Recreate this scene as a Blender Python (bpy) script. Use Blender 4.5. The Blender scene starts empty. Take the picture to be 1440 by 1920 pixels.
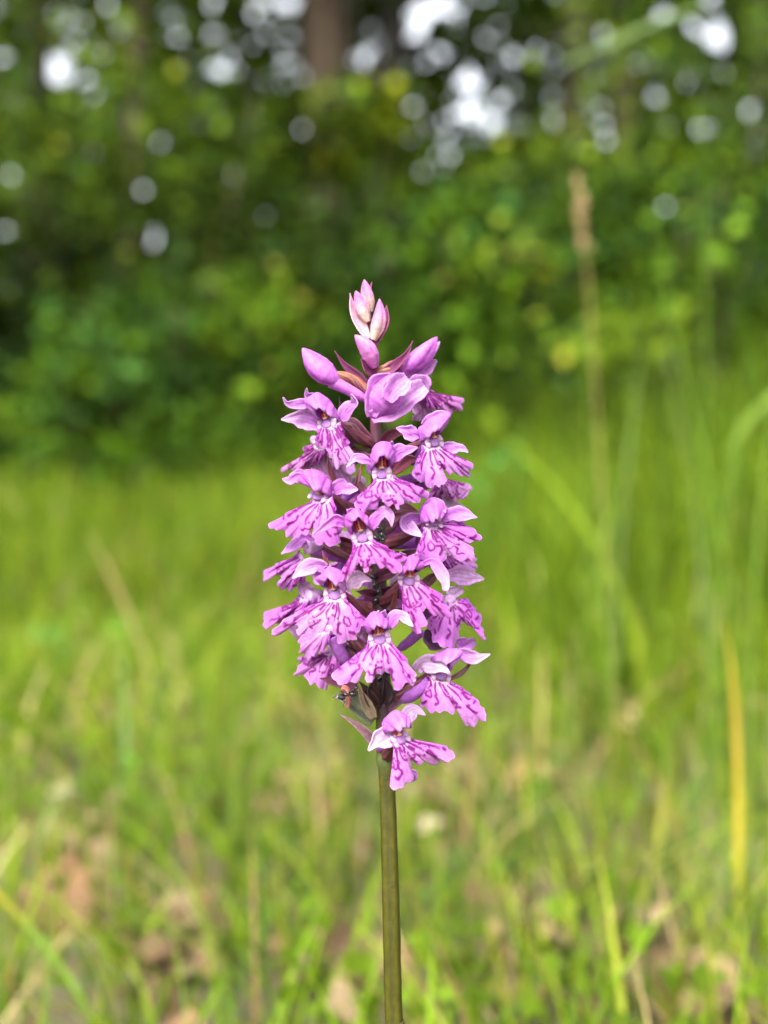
import bpy, math, random
import numpy as np
from mathutils import Vector, Matrix

# ------------------------------------------------------------------ camera, sky, sun, exposure
scene = bpy.context.scene
COL = scene.collection
D = 0.211            # metres from lens to the orchid's stem
ZC = 0.200           # lens height
FPX = 2318.0         # focal length in photo pixels (vertical field of view 45 degrees)
cam_d = bpy.data.cameras.new('camera')
cam_d.sensor_fit = 'VERTICAL'
cam_d.sensor_height = 24.0
cam_d.lens = 24.0 * FPX / 1920.0
cam_d.clip_start = 0.005
cam_d.clip_end = 400.0
cam_d.dof.use_dof = True
cam_d.dof.focus_distance = D - 0.008
cam_d.dof.aperture_fstop = cam_d.lens / 4.5      # entrance pupil of 4.5 mm, as on a phone
cam = bpy.data.objects.new('camera', cam_d)
COL.objects.link(cam)
cam.location = (0, -D, ZC)
cam.rotation_euler = (math.radians(90), 0, 0)
scene.camera = cam

SUN_EL, SUN_AZ = math.radians(46), math.radians(200)     # azimuth from +Y clockwise: behind the lens, a little left
world = bpy.data.worlds.new('World')
scene.world = world
world.use_nodes = True
wn = world.node_tree
wn.nodes.clear()
w_out = wn.nodes.new('ShaderNodeOutputWorld')
w_bg = wn.nodes.new('ShaderNodeBackground')
w_sky = wn.nodes.new('ShaderNodeTexSky')
w_hsv = wn.nodes.new('ShaderNodeHueSaturation')
w_sky.sky_type = 'NISHITA'
w_sky.sun_disc = False
w_sky.sun_elevation = SUN_EL
w_sky.sun_rotation = SUN_AZ
w_sky.air_density = 1.2
w_sky.dust_density = 4.0
w_hsv.inputs['Saturation'].default_value = 0.22          # thin white cloud cover
w_bg.inputs['Strength'].default_value = 0.14
wn.links.new(w_sky.outputs['Color'], w_hsv.inputs['Color'])
wn.links.new(w_hsv.outputs['Color'], w_bg.inputs['Color'])
wn.links.new(w_bg.outputs['Background'], w_out.inputs['Surface'])

sun_d = bpy.data.lights.new('sun', 'SUN')
sun_d.energy = 1.5
sun_d.angle = math.radians(16)
sun_d.color = (1.0, 0.96, 0.88)
sun = bpy.data.objects.new('sun', sun_d)
COL.objects.link(sun)
sdir = Vector((math.sin(SUN_AZ) * math.cos(SUN_EL), math.cos(SUN_AZ) * math.cos(SUN_EL), math.sin(SUN_EL)))
sun.rotation_euler = sdir.to_track_quat('Z', 'Y').to_euler()
sun.location = (0, -3, 5)

vs = scene.view_settings
vs.view_transform = 'Standard'
vs.look = 'None'
vs.gamma = 1.0
vs.use_curve_mapping = False
vs.exposure = 2.2
scene.render.engine = 'CYCLES'
scene.cycles.use_denoising = True
scene.cycles.max_bounces = 8
scene.cycles.transmission_bounces = 6
scene.cycles.transparent_max_bounces = 8

# ------------------------------------------------------------------ helpers
rng = np.random.default_rng(7)


def P(px, py, y=0.0):
    """photo pixel at world depth y (metres behind the stem) -> point"""
    d = y + D
    return np.array([(px - 720.0) / FPX * d, y, ZC - (py - 960.0) / FPX * d])


def lin(r, g, b, k=1.0):
    f = lambda c: (c / 255 / 12.92 if c / 255 <= 0.04045 else ((c / 255 + 0.055) / 1.055) ** 2.4)
    return np.array([f(r) * k, f(g) * k, f(b) * k])


def nrm(v):
    v = np.asarray(v, float)
    n = np.linalg.norm(v, axis=-1, keepdims=True)
    return v / np.maximum(n, 1e-12)


def catmull(pts, n):
    pts = np.asarray(pts, float)
    if len(pts) == 2:
        t = np.linspace(0, 1, n)[:, None]
        return pts[0] * (1 - t) + pts[1] * t
    p = np.vstack([2 * pts[0] - pts[1], pts, 2 * pts[-1] - pts[-2]])
    seg = np.linalg.norm(np.diff(pts, axis=0), axis=1)
    cum = np.concatenate([[0], np.cumsum(seg)])
    s = np.linspace(0, cum[-1], n)
    idx = np.clip(np.searchsorted(cum, s, side='right') - 1, 0, len(pts) - 2)
    t = ((s - cum[idx]) / np.maximum(seg[idx], 1e-12))[:, None]
    a, b, c, d = p[idx], p[idx + 1], p[idx + 2], p[idx + 3]
    return 0.5 * (2 * b + (c - a) * t + (2 * a - 5 * b + 4 * c - d) * t ** 2 + (3 * b - 3 * c + d - a) * t ** 3)


def mesh_np(name, V, F, mat, parent=None, cols=None, smooth=True, solid=0.0):
    V = np.asarray(V, np.float32)
    me = bpy.data.meshes.new(name)
    if isinstance(F, np.ndarray):
        k = F.shape[1]
        me.vertices.add(len(V))
        me.vertices.foreach_set('co', V.ravel())
        me.loops.add(F.size)
        me.loops.foreach_set('vertex_index', F.astype(np.int32).ravel())
        me.polygons.add(len(F))
        me.polygons.foreach_set('loop_start', np.arange(0, F.size, k, dtype=np.int32))
        me.polygons.foreach_set('loop_total', np.full(len(F), k, np.int32))
        me.update(calc_edges=True)
    else:
        me.from_pydata(V.tolist(), [], F)
    if smooth:
        me.polygons.foreach_set('use_smooth', np.ones(len(me.polygons), bool))
    if cols is not None:
        c = np.ones((len(V), 4), np.float32)
        c[:, :3] = cols
        at = me.attributes.new('col', 'FLOAT_COLOR', 'POINT')
        at.data.foreach_set('color', c.ravel())
    me.materials.append(mat)
    ob = bpy.data.objects.new(name, me)
    COL.objects.link(ob)
    if parent is not None:
        ob.parent = parent
    if solid:
        m = ob.modifiers.new('thickness', 'SOLIDIFY')
        m.thickness = solid
        m.offset = 0
    return ob


def tag(o, label=None, cat=None, group=None, kind=None):
    for k, v in (('label', label), ('category', cat), ('group', group), ('kind', kind)):
        if v:
            o[k] = v
    return o


def empty(name, loc):
    o = bpy.data.objects.new(name, None)
    o.empty_display_size = 0.01
    o.location = loc
    COL.objects.link(o)
    return o


def adopt(child, parent):
    """parent while keeping the mesh where it was built"""
    child.parent = parent
    child.matrix_parent_inverse = Matrix.Translation(-Vector(parent.location))
    return child


def grid_faces(nu, nv, wrap=False):
    i = np.arange(nu if wrap else nu - 1)[:, None]
    j = np.arange(nv - 1)[None, :]
    i2 = (i + 1) % nu
    a = i * nv + j
    b = i2 * nv + j
    return np.stack([a, b, b + 1, a + 1], -1).reshape(-1, 4)


def frames(C):
    """parallel-transport frames along a curve"""
    T = nrm(np.gradient(C, axis=0))
    ref = np.array([0, 0, 1.0]) if abs(T[0][2]) < 0.9 else np.array([1.0, 0, 0])
    N = np.zeros_like(C)
    n = nrm(np.cross(T[0], ref))
    for i in range(len(C)):
        n = nrm(n - T[i] * np.dot(n, T[i]))
        N[i] = n
    return T, N, np.cross(T, N)


def tube(pts, radii, n=24, sides=10, ribs=0, rib_amp=0.0, twist=0.0, flat=1.0, cap=True):
    """swept tube; returns V, F(list), s for every vertex, angle for every vertex"""
    C = catmull(pts, n)
    s = np.linspace(0, 1, n)
    R = np.interp(s, np.linspace(0, 1, len(radii)), radii)
    T, N, B = frames(C)
    th = np.linspace(0, 2 * math.pi, sides, endpoint=False)
    ph = th[None, :] + twist * s[:, None]
    rr = R[:, None] * (1 + rib_amp * np.cos(ribs * th)[None, :] if ribs else 1)
    V = C[:, None, :] + rr[..., None] * (np.cos(ph)[..., None] * N[:, None, :] + flat * np.sin(ph)[..., None] * B[:, None, :])
    V = V.reshape(-1, 3)
    F = []
    for i in range(n - 1):
        for j in range(sides):
            j2 = (j + 1) % sides
            F.append((i * sides + j, i * sides + j2, (i + 1) * sides + j2, (i + 1) * sides + j))
    if cap:
        F.append(tuple(range(sides))[::-1])
        F.append(tuple((n - 1) * sides + j for j in range(sides)))
    return V, F, np.repeat(s, sides), np.tile(th, n)


def merge(parts):
    V, F, Cc, o = [], [], [], 0
    for v, f, c in parts:
        V.append(np.asarray(v)); Cc.append(np.broadcast_to(c, (len(v), 3)))
        F += [tuple(int(x) + o for x in q) for q in f]
        o += len(v)
    return np.vstack(V), F, np.vstack(Cc)


def ellipsoid(c, axes, r, nu=12, nv=8):
    """axes: 3x3 rows are directions, r radii"""
    th = np.linspace(0, 2 * math.pi, nu, endpoint=False)
    V = [np.array([0, 0, 1.0])]
    for k in range(1, nv):
        a = math.pi * k / nv
        V += [np.array([math.sin(a) * math.cos(t), math.sin(a) * math.sin(t), math.cos(a)]) for t in th]
    V.append(np.array([0, 0, -1.0]))
    V = np.array(V) * np.asarray(r)
    V = V @ np.asarray(axes) + np.asarray(c)
    F = []
    for j in range(nu):
        F.append((0, 1 + j, 1 + (j + 1) % nu))
    for k in range(nv - 2):
        for j in range(nu):
            a = 1 + k * nu + j; b = 1 + k * nu + (j + 1) % nu
            F.append((a, a + nu, b + nu, b))
    L = len(V) - 1
    for j in range(nu):
        F.append((L, L - nu + (j + 1) % nu, L - nu + j))
    return V, F


def basis(d, ref=(0, 0, 1)):
    z = nrm(d)
    x = np.cross(ref, z)
    if np.linalg.norm(x) < 1e-4:
        x = np.array([1.0, 0, 0])
    x = nrm(x)
    return np.array([x, np.cross(z, x), z])


# ------------------------------------------------------------------ materials
def new_mat(name):
    m = bpy.data.materials.new(name)
    m.use_nodes = True
    nt = m.node_tree
    nt.nodes.clear()
    return m, nt, nt.nodes.new('ShaderNodeOutputMaterial')


def leafy(name, rough=0.5, trans=0.3, spec=0.3, nscale=0.0, namp=0.0, bump=0.0, bscale=900.0, warm=(1.0, 1.0, 1.0)):
    """pigment from the 'col' attribute, a little mottling, part of the light passes through"""
    m, nt, out = new_mat(name)
    N, L = nt.nodes, nt.links
    at = N.new('ShaderNodeAttribute'); at.attribute_name = 'col'
    col = at.outputs['Color']
    tc = N.new('ShaderNodeTexCoord')
    if namp:
        nz = N.new('ShaderNodeTexNoise'); nz.inputs['Scale'].default_value = nscale; nz.inputs['Detail'].default_value = 4
        L.new(tc.outputs['Object'], nz.inputs['Vector'])
        mr = N.new('ShaderNodeMapRange')
        mr.inputs['From Min'].default_value = 0.3; mr.inputs['From Max'].default_value = 0.7
        mr.inputs['To Min'].default_value = 1 - namp; mr.inputs['To Max'].default_value = 1 + namp
        L.new(nz.outputs['Fac'], mr.inputs['Value'])
        mx = N.new('ShaderNodeVectorMath'); mx.operation = 'SCALE'
        L.new(col, mx.inputs[0]); L.new(mr.outputs['Result'], mx.inputs['Scale'])
        col = mx.outputs['Vector']
    b = N.new('ShaderNodeBsdfPrincipled')
    b.inputs['Roughness'].default_value = rough
    b.inputs['Specular IOR Level'].default_value = spec
    L.new(col, b.inputs['Base Color'])
    if bump:
        n2 = N.new('ShaderNodeTexNoise'); n2.inputs['Scale'].default_value = bscale; n2.inputs['Detail'].default_value = 3
        L.new(tc.outputs['Object'], n2.inputs['Vector'])
        bp = N.new('ShaderNodeBump'); bp.inputs['Strength'].default_value = bump; bp.inputs['Distance'].default_value = 0.0002
        L.new(n2.outputs['Fac'], bp.inputs['Height']); L.new(bp.outputs['Normal'], b.inputs['Normal'])
    sh = b.outputs['BSDF']
    if trans:
        tr = N.new('ShaderNodeBsdfTranslucent')
        tw = N.new('ShaderNodeVectorMath'); tw.operation = 'MULTIPLY'; tw.inputs[1].default_value = warm
        L.new(col, tw.inputs[0]); L.new(tw.outputs['Vector'], tr.inputs['Color'])
        mix = N.new('ShaderNodeMixShader'); mix.inputs['Fac'].default_value = trans
        L.new(sh, mix.inputs[1]); L.new(tr.outputs['BSDF'], mix.inputs[2])
        sh = mix.outputs['Shader']
    L.new(sh, out.inputs['Surface'])
    return m


M_PETAL = leafy('petal', rough=0.58, trans=0.42, spec=0.22, nscale=1500, namp=0.16, bump=0.55, bscale=3200, warm=(1.15, 0.75, 1.2))
M_BRACT = leafy('bract', rough=0.45, trans=0.15, spec=0.4, nscale=1200, namp=0.22, bump=0.4, bscale=2500)
M_STEM = leafy('stem', rough=0.42, trans=0.0, spec=0.4, nscale=700, namp=0.18, bump=0.35, bscale=1800)
M_GRASS = leafy('grass', rough=0.6, trans=0.42, spec=0.05, nscale=9, namp=0.15, warm=(1.25, 1.2, 0.5))
M_LEAF = leafy('leaf', rough=0.65, trans=0.38, spec=0.05, nscale=1.3, namp=0.18, warm=(1.3, 1.2, 0.45))
M_DRY = leafy('dry_plant', rough=0.7, trans=0.15, spec=0.2, nscale=60, namp=0.2, bump=0.3, bscale=300)
M_BARK = leafy('bark', rough=0.9, trans=0.0, spec=0.15, nscale=14, namp=0.4, bump=0.6, bscale=30)
M_SHELL = leafy('insect_shell', rough=0.25, trans=0.0, spec=0.6)


def ground_material():
    m, nt, out = new_mat('meadow_soil')
    N, L = nt.nodes, nt.links
    tc = N.new('ShaderNodeTexCoord')
    n1 = N.new('ShaderNodeTexNoise'); n1.inputs['Scale'].default_value = 7; n1.inputs['Detail'].default_value = 8
    n2 = N.new('ShaderNodeTexNoise'); n2.inputs['Scale'].default_value = 60; n2.inputs['Detail'].default_value = 4
    L.new(tc.outputs['Object'], n1.inputs['Vector']); L.new(tc.outputs['Object'], n2.inputs['Vector'])
    r = N.new('ShaderNodeValToRGB')
    e = r.color_ramp.elements
    e[0].position = 0.36; e[0].color = (0.045, 0.032, 0.018, 1)
    e[1].position = 0.66; e[1].color = (0.11, 0.13, 0.03, 1)
    e.new(0.5).color = (0.09, 0.065, 0.035, 1)
    L.new(n1.outputs['Fac'], r.inputs['Fac'])
    mx = N.new('ShaderNodeMixRGB'); mx.blend_type = 'OVERLAY'; mx.inputs['Fac'].default_value = 0.5
    L.new(r.outputs['Color'], mx.inputs[1]); L.new(n2.outputs['Color'], mx.inputs[2])
    b = N.new('ShaderNodeBsdfPrincipled'); b.inputs['Roughness'].default_value = 0.95
    bp = N.new('ShaderNodeBump'); bp.inputs['Strength'].default_value = 0.6; bp.inputs['Distance'].default_value = 0.01
    L.new(n2.outputs['Fac'], bp.inputs['Height']); L.new(bp.outputs['Normal'], b.inputs['Normal'])
    L.new(mx.outputs['Color'], b.inputs['Base Color'])
    L.new(b.outputs['BSDF'], out.inputs['Surface'])
    return m


# ------------------------------------------------------------------ ground
def gz(x, y):
    """meadow height: level round the orchid, rising gently to the wood's edge"""
    x = np.asarray(x, float); y = np.asarray(y, float)
    t = np.clip(y - 0.35, 0, 6.0)
    z = 0.046 * t
    z = z + 0.012 * np.sin(x * 3.1 + 1.0) * np.sin(y * 2.7 + 0.4) * np.clip(y, 0, 1) + 0.006 * np.sin(x * 9 + y * 7)
    return z


def build_ground():
    ax = np.concatenate([np.linspace(-150, -12, 14), np.linspace(-10, -1.6, 22), np.linspace(-1.5, 1.5, 61), np.linspace(1.6, 10, 22), np.linspace(12, 150, 14)])
    ay = np.concatenate([np.linspace(-150, -4, 12), np.linspace(-3, -0.1, 20), np.linspace(0, 3, 61), np.linspace(3.2, 16, 40), np.linspace(18, 200, 14)])
    X, Y = np.meshgrid(ax, ay, indexing='ij')
    V = np.stack([X, Y, gz(X, Y)], -1).reshape(-1, 3)
    tag(mesh_np('ground', V, grid_faces(len(ax), len(ay)), ground_material()), kind='structure')


build_ground()

# ------------------------------------------------------------------ wood behind the meadow
# openings in the wood through which the white sky shows: x, z at depth y=8, radius (metres)
GAPS = []
for gx, gy, gr in [(100, 130, 34), (80, 165, 16), (160, 150, 10), (5, 110, 14), (795, 20, 30), (835, 10, 24), (782, 65, 20), (885, 155, 26), (878, 205, 18), (925, 228, 15),
                   (1340, 70, 28), (1300, 50, 10), (1330, 5, 16), (565, 240, 12), (287, 450, 14), (240, 440, 9), (1232, 180, 10), (540, 5, 18), (480, 25, 9), (1245, 28, 9),
                   (1385, 345, 8), (62, 490, 8), (15, 540, 10), (265, 350, 8), (400, 0, 8), (690, 105, 8), (1410, 200, 8), (10, 435, 7), (300, 268, 8), (538, 65, 9), (825, 95, 8), (935, 185, 8), (400, 62, 8), (432, 112, 8), (455, 78, 7), (330, 75, 7), (500, 60, 9), (585, 100, 8), (20, 330, 7), (155, 40, 8), (200, 10, 9), (770, 200, 8), (1250, 380, 7), (1125, 70, 7), (1370, 100, 8), (250, 240, 9), (410, 130, 8), (64, 370, 7)]:
    c = P(gx, gy, 8.0)
    GAPS.append((c[0] / (8 + D), (c[2] - ZC) / (8 + D), (gr * 0.85 if gr > 17 else gr * 0.65) / FPX * 8.2))


def open_gaps(C, extra):
    """keep only leaves that do not hang in one of the wood's openings"""
    keep = np.ones(len(C), bool)
    d = C[:, 1] + D
    for sx, sz, r in GAPS:
        keep &= np.hypot(C[:, 0] - sx * d, C[:, 2] - ZC - sz * d) > r * 1.0 + extra
    return keep


def leaf_mesh(C, size, col, r, flat=0.35):
    """five-point leaves, folded along the midrib, one per centre"""
    n = len(C)
    ax = nrm(r.normal(size=(n, 3)) + np.array([0, 0, -0.25]))
    up = nrm(r.normal(size=(n, 3)) * flat * 2 + np.array([0, -0.25, 0.8]))
    sd = nrm(np.cross(ax, up))
    up = np.cross(sd, ax)
    L = (size * r.uniform(0.65, 1.35, n))[:, None]
    W = L * r.uniform(0.28, 0.42, n)[:, None]
    v0 = C - ax * L * 0.5
    v1 = C - ax * L * 0.05 + sd * W + up * W * 0.25
    v2 = C - ax * L * 0.05 - sd * W + up * W * 0.25
    v3 = C + ax * L * 0.5 - up * L * 0.08
    v4 = C
    V = np.stack([v0, v1, v2, v3, v4], 1).reshape(-1, 3)
    b = (np.arange(n) * 5)[:, None]
    F = np.concatenate([b + np.array([[0, 4, 1]]), b + np.array([[4, 3, 1]]), b + np.array([[0, 2, 4]]), b + np.array([[4, 2, 3]])], 0)
    return V, F, np.repeat(col, 5, axis=0)


GREENS = np.array([[0.029, 0.054, 0.005], [0.053, 0.092, 0.006], [0.090, 0.142, 0.010], [0.015, 0.029, 0.004], [0.028, 0.060, 0.012]])


def crown(name, parent, centre, radii, nleaf, size, tint, seed, nclump=40, spread=0.22, shell=0.55):
    r = np.random.default_rng(seed)
    centre = np.asarray(centre, float); radii = np.asarray(radii, float)
    dirs = nrm(r.normal(size=(nclump, 3)))
    rad = shell + (1 - shell) * r.random(nclump) ** 0.6
    cc = centre + dirs * rad[:, None] * radii
    cb = r.uniform(0.4, 1.7, nclump)
    ck = r.integers(0, len(GREENS), nclump)
    k = r.integers(0, nclump, nleaf)
    C = cc[k] + r.normal(size=(nleaf, 3)) * spread * radii.mean() * np.array([1, 1, 0.7])
    loose = r.random(nleaf) < 0.25
    C[loose] = centre + nrm(r.normal(size=(loose.sum(), 3))) * radii * (r.random((loose.sum(), 1)) ** 0.4)
    floor = gz(C[:, 0], C[:, 1]) + 0.03
    ok = (C[:, 2] > floor) & open_gaps(C, size * 0.35)
    C, k = C[ok], k[ok]
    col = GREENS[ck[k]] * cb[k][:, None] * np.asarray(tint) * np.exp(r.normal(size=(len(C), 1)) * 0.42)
    V, F, c = leaf_mesh(C, size * 1.25, np.minimum(col, 0.30), r)
    return adopt(mesh_np(name, V, F, M_LEAF, None, c, smooth=False), parent)


def limb_parts(base, tips, r0, seed, colour):
    r = np.random.default_rng(seed)
    parts = []
    for tip, fork, k in tips:
        a = np.asarray(fork); b = np.asarray(tip)
        mid = (a + b) / 2 + r.normal(size=3) * 0.05
        v, f, s, th = tube([a, mid, b], [r0 * k, r0 * k * 0.6, r0 * k * 0.2], 8, 6)
        parts.append((v, f, colour))
    return parts


def tree(px, y, width, height, lean, bark, crowns, label, seed, name='tree'):
    x = (px - 720) / FPX * (y + D)
    z0 = float(gz(x, y))
    root = empty(name, (x, y, z0))
    r = np.random.default_rng(seed)
    height = height + 1.2
    pts = [np.array([x, y, z0 - 0.1])] + [np.array([x + lean * t + r.normal() * 0.02, y + r.normal() * 0.02, z0 + height * t]) for t in (0.25, 0.5, 0.75, 1.0)]
    rad = width / 2
    v, f, s, th = tube(pts, [rad * 1.25, rad * 1.0, rad * 0.92, rad * 0.75, rad * 0.45], 30, 14)
    v = v + r.normal(size=v.shape) * rad * 0.04
    trunk = adopt(mesh_np('trunk', v, f, M_BARK, None, np.broadcast_to(np.asarray(bark), v.shape)), root)
    tips = []
    for k in range(7):
        t = r.uniform(0.35, 0.95)
        fork = pts[0] + (pts[-1] - pts[0]) * t
        a = r.uniform(0, 2 * math.pi)
        tips.append((fork + np.array([math.cos(a), math.sin(a), 0.55]) * r.uniform(0.5, 1.1) * height * 0.2, fork, 0.3 * (1.1 - t)))
    for v, f, c in limb_parts(pts[0], tips, rad, seed, np.asarray(bark)):
        adopt(mesh_np('limb', v, f, M_BARK, None, np.broadcast_to(c, v.shape)), root)
    for i, (cx, cz, rx, rz, n, size, tint) in enumerate(crowns):
        crown('crown', root, (x + cx, y + r.uniform(-0.3, 0.3), z0 + cz), (rx, rx * 0.8, rz), n, size, tint, seed * 13 + i, nclump=max(16, n // 90))
    # unseen canopy overhead, added to keep the wood's interior in shade
    crown('crown', root, (x + lean, y + 0.9, z0 + 5.9), (2.0, 2.2, 1.1), 900, 0.22, T1, seed * 13 + 9, nclump=30)
    return tag(root, label, 'tree', 'trees of the wood')


def shrub(px, y, cz, rx, rz, n, size, tint, label, seed):
    x = (px - 720) / FPX * (y + D)
    z0 = float(gz(x, y))
    root = empty('shrub', (x, y, z0))
    r = np.random.default_rng(seed)
    parts = []
    for k in range(6):
        a = r.uniform(0, 2 * math.pi)
        tip = np.array([x + math.cos(a) * rx * 0.6, y + math.sin(a) * rx * 0.5, z0 + cz + rz * r.uniform(0.1, 0.7)])
        b = np.array([x + math.cos(a) * 0.05, y + math.sin(a) * 0.05, z0 - 0.03])
        v, f, s, th = tube([b, (b + tip) / 2 + r.normal(size=3) * 0.06, tip], [0.018, 0.012, 0.004], 8, 6)
        adopt(mesh_np('stem', v, f, M_BARK, None, np.broadcast_to(np.array([0.07, 0.055, 0.035]), v.shape)), root)
    crown('crown', root, (x, y, z0 + cz), (rx, rx * 0.75, rz), n, size, tint, seed * 17 + 3, nclump=max(14, n // 70), shell=0.35)
    return tag(root, label, 'shrub', 'shrubs along the wood edge')


BROWN, GREY, DARK = (0.050, 0.036, 0.024), (0.055, 0.052, 0.045), (0.028, 0.022, 0.016)
T1 = (1.0, 1.0, 1.0); TY = (1.35, 1.2, 0.8); TD = (0.55, 0.58, 0.6); TSHADE = (0.22, 0.24, 0.3); TB = (0.95, 1.15, 1.15)  # the near-black tint paints shaded hollows into the leaf colour
tree(628, 6.3, 0.25, 6.0, -0.15, BROWN, [(-0.5, 4.0, 1.6, 1.0, 2600, 0.075, T1), (0.9, 3.3, 1.1, 0.8, 1500, 0.07, T1)], 'thick brown tree trunk rising straight behind the tip of the orchid', 11)
tree(728, 7.0, 0.16, 6.5, 0.1, GREY, [(0.3, 4.4, 1.5, 1.1, 2200, 0.075, TY)], 'grey tree trunk standing close beside the thick brown trunk', 12)
tree(1062, 6.2, 0.13, 5.5, 0.05, DARK, [(0.2, 3.7, 1.5, 1.0, 2300, 0.07, T1)], 'dark slender tree trunk above the dry grass seed head', 13)
tree(1150, 6.4, 0.13, 6.0, 0.12, BROWN, [(0.6, 3.8, 1.5, 0.9, 2000, 0.07, TY)], 'brown slender tree trunk beside the dark one', 14)
tree(250, 6.2, 0.09, 5.0, 0.1, BROWN, [(-0.5, 3.3, 1.5, 0.9, 2400, 0.07, T1)], 'thin brown tree among paler leaves, far from the thick trunks', 15)
tree(60, 9.0, 0.16, 6.0, 0.1, DARK, [(-0.2, 3.4, 1.7, 1.2, 2600, 0.075, TY)], 'dark tree under the broad white sky opening', 16)
tree(1390, 9.0, 0.14, 6.0, -0.1, DARK, [(0.2, 3.6, 1.5, 1.1, 2200, 0.07, TY)], 'yellow-leaved tree beside a bright sky opening', 17)
tree(450, 9.6, 0.10, 6.0, 0.05, GREY, [(0.0, 3.5, 1.6, 1.2, 2600, 0.07, TY)], 'pale slim tree with bright leaves between the thin and thick trunks', 18)

shrub(30, 5.0, 0.62, 0.80, 0.60, 3000, 0.055, TSHADE, 'shrub with leaves painted near black for a shaded hollow', 31)  # shade of the hollow is put into the leaf colour
shrub(250, 5.6, 1.25, 1.0, 0.95, 3600, 0.055, T1, 'tall olive green shrub under the thin brown tree', 32)
shrub(330, 4.5, 0.50, 0.60, 0.42, 2000, 0.05, (1.0, 1.15, 1.0), 'low bright green shrub at the edge of the meadow grass', 33)
shrub(600, 5.3, 0.72, 0.75, 0.62, 3200, 0.05, TSHADE, 'shrub behind the orchid buds, leaves painted near black as shade', 34)  # leaf colour darkened to paint the shaded hollow behind the spike
shrub(650, 5.2, 1.62, 0.40, 0.26, 800, 0.06, TY, 'yellow-green leaf spray in front of the thick brown trunk', 35)
shrub(820, 5.4, 0.85, 0.9, 0.75, 3600, 0.055, T1, 'mid green shrub filling the gap beneath the grey trunk', 36)
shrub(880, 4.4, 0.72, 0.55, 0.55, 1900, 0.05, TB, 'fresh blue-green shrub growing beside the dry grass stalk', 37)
shrub(965, 5.0, 0.60, 0.42, 0.42, 1900, 0.05, TSHADE, 'shrub painted dark as shade at the foot of the slender trunks', 38)  # dark leaf colour stands for the shade under the brush
shrub(1240, 4.9, 0.85, 0.75, 0.75, 2600, 0.055, TB, 'leafy green shrub behind the tall grass', 39)
shrub(1400, 5.6, 1.45, 1.0, 1.1, 3400, 0.055, T1, 'tall bushy shrub beneath the yellow-leaved tree', 40)
shrub(1050, 7.6, 1.9, 1.2, 0.8, 2600, 0.06, T1, 'broad shrub reaching up between the slender trunks', 41)
shrub(430, 7.5, 1.9, 1.2, 0.9, 3000, 0.06, T1, 'broad green shrub between the thin and the thick trunks', 42)
shrub(60, 6.6, 2.0, 1.1, 0.9, 2600, 0.06, T1, 'high green shrub below the broad white sky opening', 43)
shrub(430, 4.9, 0.62, 0.70, 0.55, 2200, 0.05, T1, 'rounded green shrub beside the shade-painted shrub behind the buds', 46)
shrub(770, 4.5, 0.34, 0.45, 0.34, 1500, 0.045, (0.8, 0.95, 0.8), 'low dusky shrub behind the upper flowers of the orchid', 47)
shrub(180, 4.2, 0.30, 0.40, 0.26, 1300, 0.045, (1.1, 1.2, 1.0), 'small bright shrub at the foot of the olive green shrub', 48)
shrub(1120, 4.2, 0.40, 0.50, 0.40, 1600, 0.045, T1, 'low green shrub half sunk in the tall grass', 49)
shrub(-40, 3.7, 0.14, 0.30, 0.16, 900, 0.035, (1.2, 1.35, 1.0), 'small pale bramble in the grass before the painted dark hollow', 50)
shrub(300, 3.8, 0.12, 0.26, 0.15, 800, 0.035, (1.1, 1.3, 1.0), 'small bramble in the grass before the low bright green shrub', 51)
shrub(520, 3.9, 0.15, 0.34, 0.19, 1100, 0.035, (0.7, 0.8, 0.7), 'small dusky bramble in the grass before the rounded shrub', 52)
shrub(90, 4.3, 0.16, 0.36, 0.22, 1100, 0.04, (0.6, 0.7, 0.6), 'dark low bramble between the painted dark hollow and the small bright shrub', 53)
shrub(-330, 5.6, 1.3, 1.2, 1.2, 2500, 0.06, T1, 'shrub at the far end of the wood edge by the painted dark hollow', 44)
shrub(1800, 5.6, 1.3, 1.2, 1.2, 2500, 0.06, T1, 'shrub at the end of the wood edge past the yellow-leaved tree', 45)


def far_wood():
    r = np.random.default_rng(99)
    n = 96000
    x = r.uniform(-14.4, 14.4, n); y = r.uniform(9.5, 14, n)
    z = gz(x, y) + r.random(n) ** 0.85 * 9.0
    C = np.stack([x, y, z], 1)
    m = 28000       # undergrowth between the trunks
    xl = r.uniform(-14, 14, m); yl = r.uniform(8.4, 13, m)
    C = np.vstack([C, np.stack([xl, yl, gz(xl, yl) + r.random(m) * 2.6], 1)])
    x, z, n = C[:, 0], C[:, 2], len(C)
    # clumpy density
    f = np.sin(x * 2.1 + 1) * np.sin(z * 2.7 + x) + np.sin(x * 5.3 + z * 3.1)
    keep = (f + r.normal(size=n) * 0.7 > -1.7 + 0.17 * np.clip(z - 2.2, 0, 7)) & open_gaps(C, 0.05)
    C = C[keep]
    col = GREENS[r.integers(0, 5, len(C))] * r.uniform(0.6, 1.2, (len(C), 1))
    V, F, c = leaf_mesh(C, 0.20, col, r)
    tag(mesh_np('far_wood', V, F, M_LEAF, None, c, smooth=False), 'leaf mass of the far wood behind the trunks', 'wood', None, 'stuff')


far_wood()


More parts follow.
